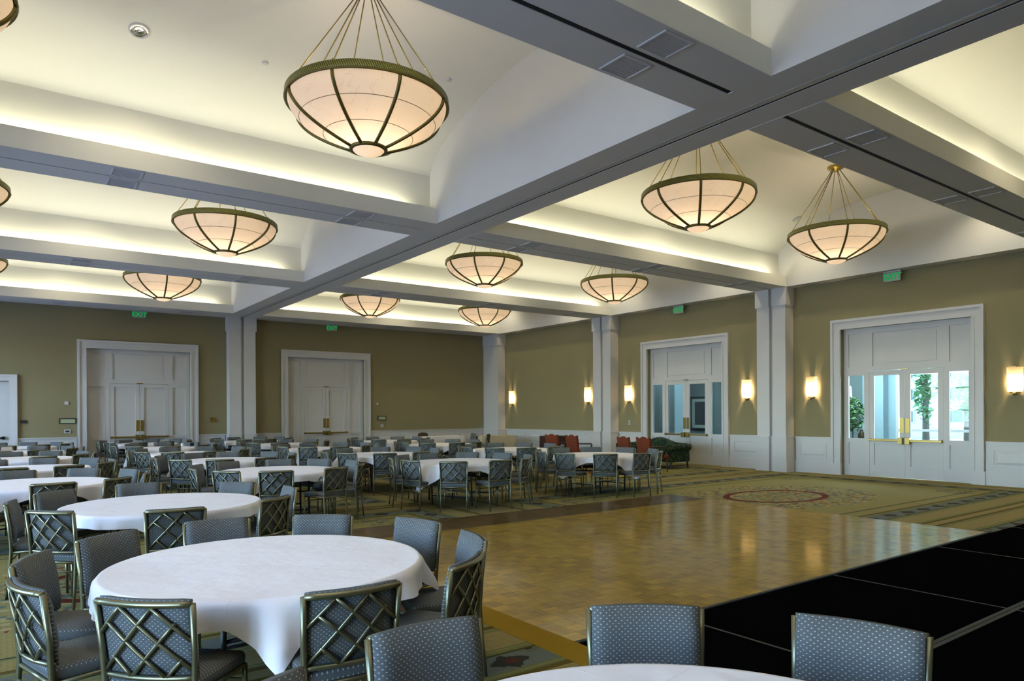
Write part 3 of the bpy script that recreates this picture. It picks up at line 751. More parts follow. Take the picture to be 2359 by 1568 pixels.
# ---------------------------------------------------------------- dance floor
PN = 0.914
PX0, PY0 = -14.16, -21.60       # near left corner of the parquet; 8 x 6 panels
random.seed(11)
def block_tones(n): return [random.random() for _ in range(n)]
def tone_mesh(name, boxes, tones, mat):
    mb = MB()
    for b in boxes: mb.box(*b)
    me = mb.mesh(name, mat)
    ca = me.color_attributes.new('tone', 'FLOAT_COLOR', 'CORNER')
    for p in me.polygons:
        tn = tones[p.vertices[0]//8]
        for li in p.loop_indices: ca.data[li].color = (tn, tn, tn, 1)
    return me
def finger_boxes(x0, y0, s, along, g=0.0007):
    out = []; w = s/5
    for k in range(5):
        dz = random.uniform(-0.0004, 0.0004)
        if along: out.append((x0+g, x0+s-g, y0+k*w+g, y0+(k+1)*w-g, 0.004, 0.0195+dz))
        else: out.append((x0+k*w+g, x0+(k+1)*w-g, y0+g, y0+s-g, 0.004, 0.0195+dz))
    return out
BS = PN/6
def tone_for(): 
    b = random.uniform(0.25, 0.75); return [min(1, max(0, b+random.uniform(-0.22, 0.22))) for _ in range(5)]
PANEL_V = []; PANEL_D = []
for v in range(3):
    bx = []; tn = []
    for i in range(6):
        for j in range(6): bx += finger_boxes(-PN/2+i*BS, -PN/2+j*BS, BS, (i+j) % 2 == 0); tn += tone_for()
    PANEL_V.append(tone_mesh('parquet_blocks', bx, tn, 'parquet')); 
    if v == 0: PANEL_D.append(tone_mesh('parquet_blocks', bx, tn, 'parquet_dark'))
BLOCK_V = {}
for al in (True, False):
    BLOCK_V[al] = [tone_mesh('parquet_block', finger_boxes(-BS/2, -BS/2, BS, al), tone_for(), 'parquet') for _ in range(8)]
BASE = MB().box(-PN/2+0.0006, PN/2-0.0006, -PN/2+0.0006, PN/2-0.0006, 0.0, 0.006).mesh('panel', 'dark_wood')
df = tag(empty('dance_floor', (0, 0, 0.001)), 'glossy parquet dance floor of square panels in basket weave', 'dance floor')
for i in range(8):
    for j in range(6):
        cx, cy = PX0+(i+0.5)*PN, PY0+(j+0.5)*PN
        pn = link('panel', BASE, df, (cx, cy, 0))
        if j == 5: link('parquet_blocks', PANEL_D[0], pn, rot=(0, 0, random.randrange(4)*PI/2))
        elif i < 2 and j < 4:
            for a in range(6):
                for b in range(6): link('parquet_block', random.choice(BLOCK_V[(a+b) % 2 == 0]), pn, (-PN/2+(a+0.5)*BS, -PN/2+(b+0.5)*BS, 0), (0, 0, random.choice((0, PI))))
        else: link('parquet_blocks', random.choice(PANEL_V), pn, rot=(0, 0, random.randrange(4)*PI/2))
        if j != 5 and not (i < 2 and j < 4): pn.children[0]['kind'] = 'stuff'
        elif j == 5: pn.children[0]['kind'] = 'stuff'
for k, (a, b) in enumerate(((-23.5, -21.63), (-21.63, -19.2), (-19.2, PY0+6*PN))):
    obj('edge_trim', MB().add([(PX0-0.235, a+0.001, 0), (PX0, a+0.001, 0), (PX0, a+0.001, 0.02), (PX0-0.235, a+0.001, 0.003), (PX0-0.235, b-0.001, 0), (PX0, b-0.001, 0), (PX0, b-0.001, 0.02), (PX0-0.235, b-0.001, 0.003)],
        [(0,1,2,3), (4,7,6,5), (3,2,6,7), (0,3,7,4), (1,5,6,2), (0,4,5,1)]), 'edge_wood', df)
obj('edge_trim', MB().box(PX0, PX0+8*PN, PY0-0.035, PY0-0.002, 0, 0.02), 'stage_seam', df)

# black staging floor beside it
st = tag(empty('black_stage_floor', (0, 0, 0.001)), 'matt black floor panels with grey metal seams beside the dance floor', 'stage floor')
xs = [PX0, -13.12, -10.78, -8.42, -6.12, -3.80]; ys = [PY0-0.04, -23.16, -24.72, -26.3]
for i in range(len(xs)-1):
    for j in range(len(ys)-1):
        g = 0.012
        obj('black_panel', MB().box(xs[i]+g, xs[i+1]-g, ys[j+1]+(0.04 if True else g), ys[j]-(0.04 if j else g), 0, 0.018), 'stage_black', st)
for x in xs[1:]: obj('seam', MB().box(x-0.012, x+0.012, ys[-1], ys[0], 0, 0.0186), 'stage_seam', st)
for y in ys[1:]:
    for s in (-0.021, 0.021): obj('seam', MB().box(xs[0], xs[-1], y+s-0.017, y+s+0.017, 0, 0.0182), 'stage_seam', st)

# ---------------------------------------------------------------- banquet chairs
CH = 0.85
def back_y(x, z):      # curved, slightly raked back plane
    t = (z-0.45)/(CH-0.45); return -0.215-0.055*t+0.055*((x/0.225)**2-1)*0.7+0.012
def post(s, top=CH-0.012):
    pts = [(s*0.222, -0.255, 0.0), (s*0.218, -0.232, 0.22), (s*0.215, -0.218, 0.44), (s*0.222, back_y(s*0.222, 0.62), 0.62), (s*0.229, back_y(s*0.229, top), top)]
    return pts
def make_chair_meshes(n):
    M = {}
    sd = n
    M['rear'] = {s: MB().tube(post(s), [0.0115, 0.013, 0.0145, 0.0145, 0.0145], sd).mesh('leg', 'chair_frame', True) for s in (-1, 1)}
    M['front'] = {s: MB().tube([(s*0.212, 0.205, 0.0), (s*0.208, 0.198, 0.42)], [0.011, 0.0135], sd).mesh('leg', 'chair_frame', True) for s in (-1, 1)}
    fr = [(-0.213, -0.215, 0.415), (0.213, -0.215, 0.415), (0.207, 0.198, 0.415), (-0.207, 0.198, 0.415)]
    mb = MB()
    for i in range(4): mb.tube([fr[i], fr[(i+1) % 4]], 0.0125, sd)
    M['seat_frame'] = mb.mesh('seat_frame', 'chair_frame', True)
    M['stretcher'] = MB().tube([(-0.209, 0.20, 0.34), (0.209, 0.20, 0.34)], 0.008, sd).tube([(-0.216, -0.225, 0.34), (0.216, -0.225, 0.34)], 0.008, sd).mesh('stretcher', 'chair_frame', True)
    M['seat'] = rbox('seat', 0.43, 0.43, 0.068, 0.026, 'fabric_seat', 3, 0.012)
    for v in M['seat'].vertices: v.co.z += 0.418; v.co.y -= 0.003
    N = 10
    def rail(z, r):
        return MB().tube([(0.44*(k/N-0.5)*1.03, back_y(0.44*(k/N-0.5)*1.03, z), z) for k in range(N+1)], r, sd)
    M['top_rail'] = rail(CH-0.014, 0.0145).mesh('top_rail', 'chair_frame', True)
    M['lower_rail'] = rail(0.505, 0.012).mesh('lower_rail', 'chair_frame', True)
    # padded back
    vs = []; nx, nz = 10, 4; x0, x1, z0, z1 = -0.219, 0.219, 0.500, CH+0.004
    for j in range(nz+1):
        for i in range(nx+1):
            x = x0+(x1-x0)*i/nx; z = z0+(z1-z0)*j/nz
            vs.append((x, back_y(x, z)+0.0135, z))
    front = []
    for j in range(nz+1):
        for i in range(nx+1):
            x = x0+(x1-x0)*i/nx; z = z0+(z1-z0)*j/nz; e = min(1, min(i, nx-i)*0.9+0.35)*min(1, min(j, nz-j)*0.9+0.5)
            front.append((x, back_y(x, z)+0.0135+0.052*e, z))
    off = len(vs); vs += front; fs = []; w = nx+1
    for j in range(nz):
        for i in range(nx):
            a = j*w+i; fs += [(a, a+1, a+w+1, a+w), (off+a, off+a+w, off+a+w+1, off+a+1)]
    for i in range(nx): fs += [(i, off+i, off+i+1, i+1), (nz*w+i, nz*w+i+1, off+nz*w+i+1, off+nz*w+i)]
    for j in range(nz): fs += [(j*w, (j+1)*w, off+(j+1)*w, off+j*w), (j*w+nx, off+j*w+nx, off+(j+1)*w+nx, (j+1)*w+nx)]
    M['backrest'] = MB().add(vs, fs).mesh('backrest', 'fabric_back', True)
    # bamboo lattice behind the pad
    lat = [((0, .60), (.28, 1)), ((0, .02), (.64, 1)), ((.36, 0), (.86, .77)), ((.74, 0), (.90, .25)), ((.28, 1), (1, .08)), ((.64, 1), (1, .52)), ((.11, .76), (.72, 0)), ((.14, .28), (.34, 0))]
    def bar(a, b, mb):
        pts = []
        for k in range(5):
            u = a[0]+(b[0]-a[0])*k/4; v = a[1]+(b[1]-a[1])*k/4; x = -0.212+0.424*u; z = 0.512+(CH-0.028-0.512)*v
            pts.append((x, back_y(x, z)-0.002, z))
        return mb.tube(pts, 0.0085, max(5, sd-2))
    M['bars'] = [bar(a, b, MB()).mesh('lattice_bar', 'chair_frame', True) for a, b in lat]
    mb = MB()
    for a, b in lat: bar(a, b, mb)
    M['lattice'] = mb.mesh('lattice', 'chair_frame', True)
    mb = MB()
    for s in (-1, 1):
        mb.tube(post(s), 0.0135, sd); mb.tube([(s*0.212, 0.205, 0.0), (s*0.208, 0.198, 0.42)], 0.0125, sd)
    for i in range(4): mb.tube([fr[i], fr[(i+1) % 4]], 0.0125, sd)
    N = 5
    mb2 = rail(CH-0.014, 0.0145); mb.add(mb2.v, mb2.f); mb2 = rail(0.505, 0.012); mb.add(mb2.v, mb2.f)
    M['frame'] = mb.mesh('frame', 'chair_frame', True)
    return M
HI, LO = make_chair_meshes(10), make_chair_meshes(6)
def chair(loc, rotz, detail, label, group):
    c = tag(empty('banquet_chair', loc, rotz), label, 'chair', group)
    M = HI if detail == 2 else LO
    if detail >= 1:
        for s in (-1, 1): link('leg', M['rear'][s], c); link('leg', M['front'][s], c)
        link('seat_frame', M['seat_frame'], c); link('stretcher', M['stretcher'], c); link('top_rail', M['top_rail'], c); link('lower_rail', M['lower_rail'], c)
        if detail == 2:
            for b in M['bars']: link('lattice_bar', b, c)
        else: link('lattice', M['lattice'], c)
    else: link('frame', M['frame'], c); link('lattice', M['lattice'], c)
    link('seat', M['seat'], c); link('backrest', M['backrest'], c)
    return c

# ---------------------------------------------------------------- round tables, cloths and their chairs
RT, ZTAB = 0.915, 0.755
LEG = MB()
def table_meshes():
    top = MB().lathe([(0.001, ZTAB-0.028), (RT-0.034, ZTAB-0.028), (RT-0.03, ZTAB-0.022), (RT-0.03, ZTAB-0.008), (RT-0.036, ZTAB-0.002), (0.001, ZTAB-0.002)], 48).mesh('tabletop', 'table_board', False)
    legs = []
    for s in (-1, 1):
        legs.append(MB().tube([(s*0.38, -0.40, 0.0), (s*0.42, -0.40, ZTAB-0.03)], 0.016, 8).tube([(s*0.38, 0.40, 0.0), (s*0.42, 0.40, ZTAB-0.03)], 0.016, 8)
                    .tube([(s*0.385, -0.40, 0.16), (s*0.385, 0.40, 0.16)], 0.012, 8).tube([(s*0.40, 0, 0.45), (0.02*s, 0, ZTAB-0.03)], 0.009, 6).tube([(s*0.40, -0.4, 0.45), (s*0.40, 0.4, 0.45)], 0.012, 8).mesh('leg_frame', 'table_leg_metal', True))
    return top, legs
TTOP, TLEGS = table_meshes()
def cloth_mesh(side, seed, nA=144, corner=(1, 1, 1, 1), hmin=0.10):
    rnd = random.Random(seed); ph = [rnd.uniform(0, 2*PI) for _ in range(4)]
    rings = [0.12, 0.3, 0.5, 0.7, 0.82, 0.89, RT-0.012]; nh = 9
    vs = [(0, 0, ZTAB+0.003)]; fs = []
    cols = []
    for k in range(nA):
        a = 2*PI*k/nA; ca, sa = math.cos(a), math.sin(a); col = []
        for r in rings: col.append((r*ca, r*sa, ZTAB+0.003+(0.0012*math.sin(7*r+ph[0]+2*a) if r < 0.8 else 0)))
        L = side/2/max(abs(ca), abs(sa)); hang = max(hmin, (L-RT)*corner[int(a/(PI/2)+1e-6) % 4])
        al = (a % (PI/2))-PI/4                      # 0 at the corner
        cf = math.exp(-(al/0.30)**2)                # near a corner
        tri = lambda q: abs(((q/PI) % 2)-1)*2-1
        fold = 0.034*tri(9*a+ph[1])+0.022*tri(14*a+ph[2])+0.010*math.sin(29*a+ph[3])
        for j in range(1, nh+1):
            t = j/nh; s = hang*t
            rnd_r = 0.012*min(1, s/0.02)
            out = RT-0.012+rnd_r+0.010+s*(0.22*cf+0.14)+fold*min(1.0, s/0.22)*(1.0+0.8*cf)*1.35
            flut = -0.05*math.exp(-((abs(al)-0.24)/0.10)**2)*min(1, s/0.15)   # valleys either side of a corner
            out = max(out+flut, RT+0.006)
            z = ZTAB+0.003-0.010*min(1, s/0.02)-s*math.cos(0.22*cf+0.14)
            col.append((out*ca, out*sa, z))
        cols.append(col)
    m = len(cols[0])
    for c in cols: vs += c
    for k in range(nA):
        j = (k+1) % nA
        fs.append((0, 1+k*m, 1+j*m))
        for i in range(m-1): fs.append((1+k*m+i, 1+k*m+i+1, 1+j*m+i+1, 1+j*m+i))
    return MB().add(vs, fs).mesh('tablecloth', 'linen', True)
CL_A = cloth_mesh(1.82, 3, 240, (0.92, 0.85, 1, 0.45), 0.13); CL_B = cloth_mesh(1.86, 5, 200); CL = [cloth_mesh(1.97, s) for s in (8, 13, 21)]
CW = {-17.1: 'far-left', -13.92: 'centre-left', -10.75: 'centre-right', -7.38: 'right-hand'}
ROWN = ['first', 'second', 'third', 'fourth', 'fifth']
TABLES = []   # key, x, y, chair angles (deg) or offset, detail, phrase
def spaced(off, n=10): return [off+360/n*k for k in range(n)]
TABLES.append(('A', -16.13, -21.06, [-134, -89, -51, -16, 20, 56, 89, 121, 152, -172], 2, 'the big foreground table'))
TABLES.append(('B', -16.12, -17.62, [-146, -95, -46, -1, 44, 88, 124, 171], 2, 'the table behind the big foreground one'))
TABLES.append(('W', -16.15, -24.33, [88, 52, 17, -20, 124], 2, 'the table cut off at the bottom'))
colx = {-17.1: [-14.33, -11.12, -7.95, -4.85, -1.65], -13.92: [-14.30, -11.18, -8.15, -4.90, -1.65], -10.75: [-14.52, -11.44, -8.14, -4.87, -1.65], -7.38: [-14.66, -11.56, -8.2, -4.9]}
offs = {(-13.92, 0): -142, (-10.75, 0): -128, (-7.38, 0): -128}
random.seed(5)
for cx, ylist in colx.items():
    for r, y in enumerate(ylist):
        off = offs.get((cx, r), random.uniform(0, 36)); det = 1 if r <= 1 or (cx > -12 and r <= 1) else 0
        angs = [a+random.uniform(-3, 3) for a in spaced(off)]
        TABLES.append((None, cx+(0.10 if (cx == -10.75 and r == 0) else 0), y, angs, det, '%s table back in the %s column' % (ROWN[r], CW[cx])))
CHAIRS = {}
PLACED = {'A': {-134: (-16.76, -21.77, -45), -89: (-16.12, -22.06, -3), -51: (-15.53, -21.91, 35), -16: (-15.19, -21.44, 76), 20: (-15.16, -20.77, -253), 56: (-15.55, -20.23, -217), 89: (-16.13, -20.01, -182), 121: (-16.72, -20.21, -145), 152: (-17.07, -20.66, -114), -172: (-17.1, -21.25, -75)},
          'B': {-146: (-16.93, -18.2, -47), -95: (-16.21, -18.64, -9), -46: (-15.48, -18.43, 38), -1: (-15.16, -17.78, 87), 44: (-15.4, -17.03, -228), 88: (-16.17, -16.51, -183), 124: (-16.84, -16.83, -144)},
          'W': {88: (-16.16, -23.27, -183), 52: (-15.46, -23.54, -218), 17: (-15.07, -24.06, -252)}}
random.seed(17)
for ti, (key, tx, ty, angs, det, phrase) in enumerate(TABLES):
    t = tag(empty('round_table', (tx, ty, 0), random.uniform(0, PI)), 'round folding table under white linen, '+phrase, 'table', 'round banquet tables')
    link('tabletop', TTOP, t)
    for lg in TLEGS: link('leg_frame', lg, t)
    me = CL_A if key in ('A', 'W') else CL_B if key == 'B' else CL[ti % 3]
    rz = {'A': math.radians(-105-45), 'B': math.radians(-93-45), 'W': math.radians(10)}.get(key, random.uniform(0, PI/2))
    tag(link('tablecloth', me, None, (tx, ty, 0), (0, 0, rz)), 'white square linen cloth on '+phrase, 'tablecloth', 'white tablecloths')
    camang = math.degrees(math.atan2(CAM.y-ty, CAM.x-tx))
    order = sorted(angs, key=lambda a: (camang-a+18) % 360)
    for k, a in enumerate(order):
        if key == 'W' and False: continue
        rr = 1.015+random.uniform(-0.02, 0.03) if det < 2 else 1.015
        ar = math.radians(a); x, y = tx+rr*math.cos(ar), ty+rr*math.sin(ar)
        jit = random.uniform(-0.05, 0.05) if det < 2 else 0.0
        if key == 'W': pos = {17: 'right', 52: 'middle', 88: 'left'}.get(a, None); 
        if key == 'W' and pos: lb = 'blue-grey dotted chair, %s of three in the bottom foreground' % pos
        else: lb = 'blue-grey lattice-back chair, %s clockwise from the front, at %s' % (ORD[k], phrase)
        rz_ = ar+PI/2+jit
        ex = PLACED.get(key, {}).get(a)
        if ex: x, y, rz_ = ex[0], ex[1], math.radians(ex[2])
        c = chair((x, y, 0), rz_, det, lb, 'blue-grey banquet chairs')
        CHAIRS[(key or ti, round(a))] = c
# ---------------------------------------------------------------- other furniture
def make_armchair():
    c = empty('armchair')       # faces local +y
    n = 12; top = []
    for k in range(n+1):
        x = -0.25+0.5*k/n; q = abs(x)/0.25
        top.append((x, 0.885+0.030*math.cos(q*PI*1.5) if q < 0.67 else 0.885-0.03+0.045*((q-0.67)/0.33)))
    poly = [(-0.235, 0.44), (0.235, 0.44)]+top[::-1]
    m = MB().prism(poly, 'y', -0.04, 0.04); 
    for i, v in enumerate(m.v): m.v[i] = (v[0], v[1]-0.25-0.16*(v[2]-0.44), v[2])
    obj('backrest', m, 'red_upholstery', c, bevel=0.012, segs=2)
    me = rbox('seat', 0.56, 0.54, 0.12, 0.04, 'red_upholstery', 3, 0.015); o = link('seat', me, c, (0, 0.02, 0.33))
    for sx in (-1, 1):
        obj('leg', MB().tube([(sx*0.25, 0.25, 0.0), (sx*0.25, 0.25, 0.34)], [0.016, 0.024], 6), 'dark_wood', c)
        obj('leg', MB().tube([(sx*0.235, -0.34, 0.0), (sx*0.235, -0.22, 0.40)], [0.016, 0.024], 6), 'dark_wood', c)
        obj('armrest', MB().tube([(sx*0.25, -0.27, 0.66), (sx*0.285, -0.10, 0.655), (sx*0.30, 0.14, 0.65), (sx*0.295, 0.165, 0.62), (sx*0.27, 0.10, 0.40)], [0.017, 0.020, 0.022, 0.020, 0.017], 8), 'dark_wood', c, smooth=True)
    return c
ac0 = make_armchair()
for k, (x, y, rz, lb) in enumerate(((-3.15, -8.42, -1.50, 'rust-red armchair with dark wood arms next to the burgundy skirted table'), (-3.2, -9.47, -1.62, 'rust-red armchair standing alone in front of the grooved column'),
                                   (-3.1, -11.58, -1.75, 'rust-red armchair facing the middle of the green sofa'), (-3.0, -12.22, -1.68, 'rust-red armchair facing the near end of the green sofa'))):
    a = ac0 if k == 0 else clone(ac0)
    a.location = (x, y, 0); a.rotation_euler = (0, 0, rz); a.scale = (1.08, 1.08, 1.06); tag(a, lb, 'armchair', 'rust-red armchairs')

def sofa(loc, rotz):
    s = tag(empty('camelback_sofa', loc, rotz), 'dark green damask camelback sofa with rolled arms behind the red armchairs', 'sofa')
    L, D = 2.15, 0.86           # local x along its length, faces -y
    n = 24; top = []
    for k in range(n+1):
        x = -L/2+0.08+(L-0.16)*k/n; q = x/(L/2-0.08)
        top.append((x, 0.72+0.16*math.exp(-(q/0.42)**2)))
    m = MB().prism([(-L/2+0.08, 0.22), (L/2-0.08, 0.22)]+top[::-1], 'y', D/2-0.20, D/2-0.02); obj('backrest', m, 'green_damask', s, bevel=0.02, segs=2)
    obj('base', MB().box(-L/2+0.06, L/2-0.06, -D/2+0.03, D/2-0.03, 0.20, 0.34), 'green_damask', s, bevel=0.015, segs=2)
    for sx in (-1, 0, 1):
        link('seat_cushion', rbox('seat_cushion', 0.60, 0.60, 0.13, 0.04, 'green_damask', 3, 0.015), s, (sx*0.61, -0.08, 0.34))
    for sx in (-1, 1):
        prof = [(0.0, 0.20), (0.16, 0.20), (0.15, 0.42), (0.155, 0.52)]
        for i in range(9):
            a = -PI/2+PI*1.25*i/8; prof.append((0.135+0.095*math.cos(a)*1.0, 0.615+0.095*math.sin(a)))
        prof += [(0.0, 0.60)]
        m = MB().prism([(sx*(L/2-0.17+p[0]), p[1]) for p in prof], 'y', -D/2, D/2-0.04); obj('arm', m, 'green_damask', s, bevel=0.008, segs=1)
        for sy in (-1, 1): obj('leg', MB().tube([(sx*(L/2-0.08), sy*(D/2-0.08), 0.21), (sx*(L/2-0.06), sy*(D/2-0.06), 0.0)], [0.032, 0.020], 6), 'dark_wood', s)
        obj('stretcher', MB().box(sx*(L/2-0.09), sx*(L/2-0.065), -D/2+0.08, D/2-0.08, 0.075, 0.105), 'dark_wood', s)
    return s
sofa((-1.68, -11.02, 0), -PI/2)

def skirted(name, loc, rotz, w, d, h, mat, label, pitch=0.09, top_mat=None):
    t = tag(empty(name, loc, rotz), label, 'table')
    obj('tabletop', MB().box(-w/2, w/2, -d/2, d/2, h-0.03, h-0.004), 'table_board', t)
    obj('top_cloth', MB().box(-w/2-0.006, w/2+0.006, -d/2-0.006, d/2+0.006, h-0.006, h), top_mat or mat, t)
    # pleated skirt around the perimeter
    pts = []; per = [(-w/2, -d/2), (w/2, -d/2), (w/2, d/2), (-w/2, d/2)]
    for i in range(4):
        a, b = Vector(per[i]), Vector(per[(i+1) % 4]); L = (b-a).length; n = max(4, int(L/(pitch/2)))
        nr = Vector(((b-a).y, -(b-a).x)).normalized()
        for k in range(n): pts.append(a+(b-a)*(k/n)+nr*(0.012+(0.022 if k % 2 else 0.0)))
    n = len(pts); vs = [(p.x, p.y, 0.01) for p in pts]+[(p.x*0.995, p.y*0.995, h-0.008) for p in pts]
    fs = [(i, (i+1) % n, n+(i+1) % n, n+i) for i in range(n)]
    obj('skirt', MB().add(vs, fs), mat, t, smooth=True)
    return t
skirted('skirted_table', (-1.85, -2.95, 0), math.radians(-8), 1.55, 0.76, 0.75, 'cream_cloth', 'long table with a cream pleated skirt by the corner column')
skirted('skirted_table', (-4.10, -2.45, 0), math.radians(0), 1.95, 0.76, 0.76, 'linen', 'long table with a white pleated skirt near the back wall', 0.22)
skirted('skirted_table', (-0.62, -5.05, 0), 0, 0.72, 0.72, 0.76, 'burgundy_cloth', 'small dark burgundy skirted table against the right wall', 0.10)
# brown chair behind the white skirted table, and two banquet chairs at its end
bc = tag(empty('brown_chair', (-4.15, -1.55, 0), PI), 'dark brown round-topped chair behind the white skirted table', 'chair')
poly = [(-0.21, 0.50), (0.21, 0.50)]+[(0.22*math.cos(PI*k/12)*(1.0), 0.80+0.09*math.sin(PI*k/12)) for k in range(13)]
obj('backrest', MB().prism(poly, 'y', -0.24, -0.19), 'brown_upholstery', bc, bevel=0.01, segs=1)
link('seat', rbox('seat', 0.44, 0.44, 0.07, 0.025, 'brown_upholstery', 2), bc, (0, 0, 0.40))
for sx in (-1, 1):
    obj('leg', MB().tube([(sx*0.19, 0.19, 0), (sx*0.19, 0.19, 0.41)], 0.016, 6), 'dark_wood', bc); obj('leg', MB().tube([(sx*0.19, -0.215, 0), (sx*0.19, -0.215, 0.52)], 0.016, 6), 'dark_wood', bc)
chair((-2.98, -2.75, 0), math.radians(80), 0, 'blue-grey lattice-back chair at the corner-side end of the white skirted table', 'blue-grey banquet chairs')
chair((-2.95, -3.7, 0), math.radians(40), 0, 'blue-grey lattice-back chair standing free between the two skirted tables', 'blue-grey banquet chairs')

# black bag on a chair at the first centre-left table
key = min((k for k in CHAIRS if k[0] == 3+5), key=lambda k: abs(k[1]+57), default=None)
if key:
    c = CHAIRS[key]; mw = Matrix.Translation(c.location) @ Matrix.Rotation(c.rotation_euler.z, 4, 'Z')
    me = MB().box(-0.15, 0.15, -0.09, 0.09, 0, 0.13).mesh('body', 'black_bag', True, 0.05, 3)
    p = mw @ Vector((0.02, 0.08, 0.497)); b = tag(empty('handbag', p, c.rotation_euler.z+0.3), 'black soft handbag lying on a chair seat at the first centre-left table', 'bag')
    link('body', me, b); obj('handle', MB().tube([(0.09*math.cos(PI*k/8), 0, 0.12+0.07*math.sin(PI*k/8)) for k in range(9)], 0.008, 6), 'black_bag', b, smooth=True)
# small things left on tables
tt = tag(empty('folded_card', (-17.35, -5.1, ZTAB+0.006), 0.6), 'white folded card standing on the fourth far-left table', 'card')
obj('card_face', MB().add([(-0.12, -0.05, 0), (0.12, -0.05, 0), (0.12, 0, 0.14), (-0.12, 0, 0.14), (-0.12, -0.047, 0), (0.12, -0.047, 0), (0.12, 0.003, 0.14), (-0.12, 0.003, 0.14)], [(0,1,2,3),(7,6,5,4),(0,4,5,1),(1,5,6,2),(2,6,7,3),(3,7,4,0)]), 'white_paper', tt)
obj('card_face', MB().add([(-0.12, 0.05, 0), (0.12, 0.05, 0), (0.12, 0.004, 0.14), (-0.12, 0.004, 0.14), (-0.12, 0.047, 0), (0.12, 0.047, 0), (0.12, 0.001, 0.14), (-0.12, 0.001, 0.14)], [(3,2,1,0),(4,5,6,7),(0,1,5,4),(1,2,6,5),(2,3,7,6),(3,0,4,7)]), 'white_paper', tt)
cup = tag(empty('cup', (-13.42, -4.45, ZTAB+0.006)), 'small white cup left on the fourth centre-left table', 'cup')
obj('bowl', MB().lathe([(0.001, 0.004), (0.028, 0.004), (0.032, 0.0), (0.036, 0.004), (0.044, 0.085), (0.040, 0.085), (0.030, 0.012), (0.001, 0.012)], 20), 'white_paper', cup, smooth=True)
obj('handle', MB().tube([(0.040+0.025*math.sin(PI*k/6), 0, 0.065-0.04*k/6) for k in range(7)], 0.005, 6), 'white_paper', cup, smooth=True)
bx = tag(empty('small_box', (-13.22, -4.55, ZTAB+0.006), 0.4), 'small black box beside the white cup', 'box')
obj('body', MB().box(-0.06, 0.06, -0.05, 0.05, 0, 0.085), 'plastic_dark', bx, bevel=0.004, segs=1); obj('lid', MB().box(-0.062, 0.062, -0.052, 0.052, 0.085, 0.10), 'plastic_dark', bx, bevel=0.003, segs=1)

# ---------------------------------------------------------------- lobby behind the glazed doors
LX = 4.6
lob = tag(empty('wall_lobby'), 'grey-green lobby walls seen through the glazed doors', 'wall', kind='structure')
obj('wall_surface', MB().box(LX, LX+0.2, -15.15, -3.0, 0, 4.2), 'lobby_wall', lob)
obj('wall_surface', MB().box(0.25, LX+0.2, -3.2, -3.0, 0, 4.2), 'lobby_pier', lob)
obj('pier', MB().box(2.6, 3.2, -8.2, -6.6, 0, 4.2), 'lobby_pier', lob)
obj('pier', MB().box(LX-0.35, LX, -14.95, -14.70, 0, 4.2), 'lobby_pier', lob)
obj('wall_surface', MB().box(0.25, LX+0.2, -23.2, -23.0, 0, 4.2), 'lobby_wall', lob)
tag(obj('floor_lobby', MB().box(0.25, LX+0.2, -23.2, -3.0, -0.12, -0.005), 'lobby_floor'), 'dark polished lobby floor beyond the doors', 'floor', kind='structure')
tag(obj('ceiling_lobby', MB().box(0.25, LX+0.2, -23.2, -3.0, 4.2, 4.35), 'lobby_wall'), 'lobby ceiling beyond the doors', 'ceiling', kind='structure')
we = tag(empty('window_5'), 'full-height glazed entrance wall with pale mullions beyond the daylit doors', 'window', kind='structure')
m = MB()
for y in (-15.2, -16.55, -17.9, -19.25, -20.6, -21.95, -23.0): m.box(LX-0.02, LX+0.10, y-0.045, y+0.045, 0, 4.2)
for z in (0.05, 1.05, 2.75, 4.15): m.box(LX, LX+0.08, -23.0, -15.15, z-0.035, z+0.035)
obj('window_frame', m, 'trim_white', we)
for k in range(6): obj('pane', MB().box(LX+0.03, LX+0.038, -15.2-1.35*k-1.30, -15.2-1.35*k-0.045, 0.08, 4.12), 'door_glass', we)
def picture(loc, rotz, w, h, label):
    p = tag(empty('framed_picture', loc, rotz), label, 'picture')
    obj('frame', MB().plate(-w/2, w/2, -h/2, h/2, -0.05, 0.0, [(-w/2+0.07, w/2-0.07, -h/2+0.07, h/2-0.07)]), 'plastic_dark', p, bevel=0.006, segs=1)
    obj('mat_board', MB().plate(-w/2+0.07, w/2-0.07, -h/2+0.07, h/2-0.07, -0.02, 0.0, [(-w/2+0.20, w/2-0.20, -h/2+0.20, h/2-0.20)]), 'picture_mat', p)
    obj('print', MB().box(-w/2+0.20, w/2-0.20, -0.012, 0.0, -h/2+0.20, h/2-0.20), 'picture_dark', p)
picture((LX-0.005, -7.85, 1.58), -PI/2, 1.05, 1.30, 'large dark framed picture on the lobby wall seen through the right door leaf')
picture((LX-0.005, -5.50, 1.50), -PI/2, 0.80, 1.15, 'dark framed picture with white mount seen through the left sidelight')
obj('wall_surface', MB().box(LX-0.02, LX, -15.15, -14.15, 0, 4.2), 'lobby_pier', lob)
lf_ = tag(empty('lobby_fill_light', (2.4, -9.5, 4.185)), 'long added fill light under the lobby ceiling', 'ceiling light')  # added to brighten the lobby, not a known fixture
obj('housing', MB().box(-0.5, 0.5, -3.0, 3.0, -0.06, 0.0), 'trim_white', lf_, bevel=0.01, segs=1)
area_light('lobby_fill_glow', (0, 0, -0.07), (0, 0, 0), 0.9, 5.8, LOBBY_FILL_W*0.45, (0.72, 0.90, 1.0), lf_)
lf_ = tag(empty('lobby_fill_light', (2.2, -15.6, 4.185)), 'added fill light under the lobby ceiling inside the entrance', 'ceiling light')  # another added fill, lightens the wall past the entrance doors
obj('housing', MB().box(-0.5, 0.5, -1.5, 1.5, -0.06, 0.0), 'trim_white', lf_, bevel=0.01, segs=1)
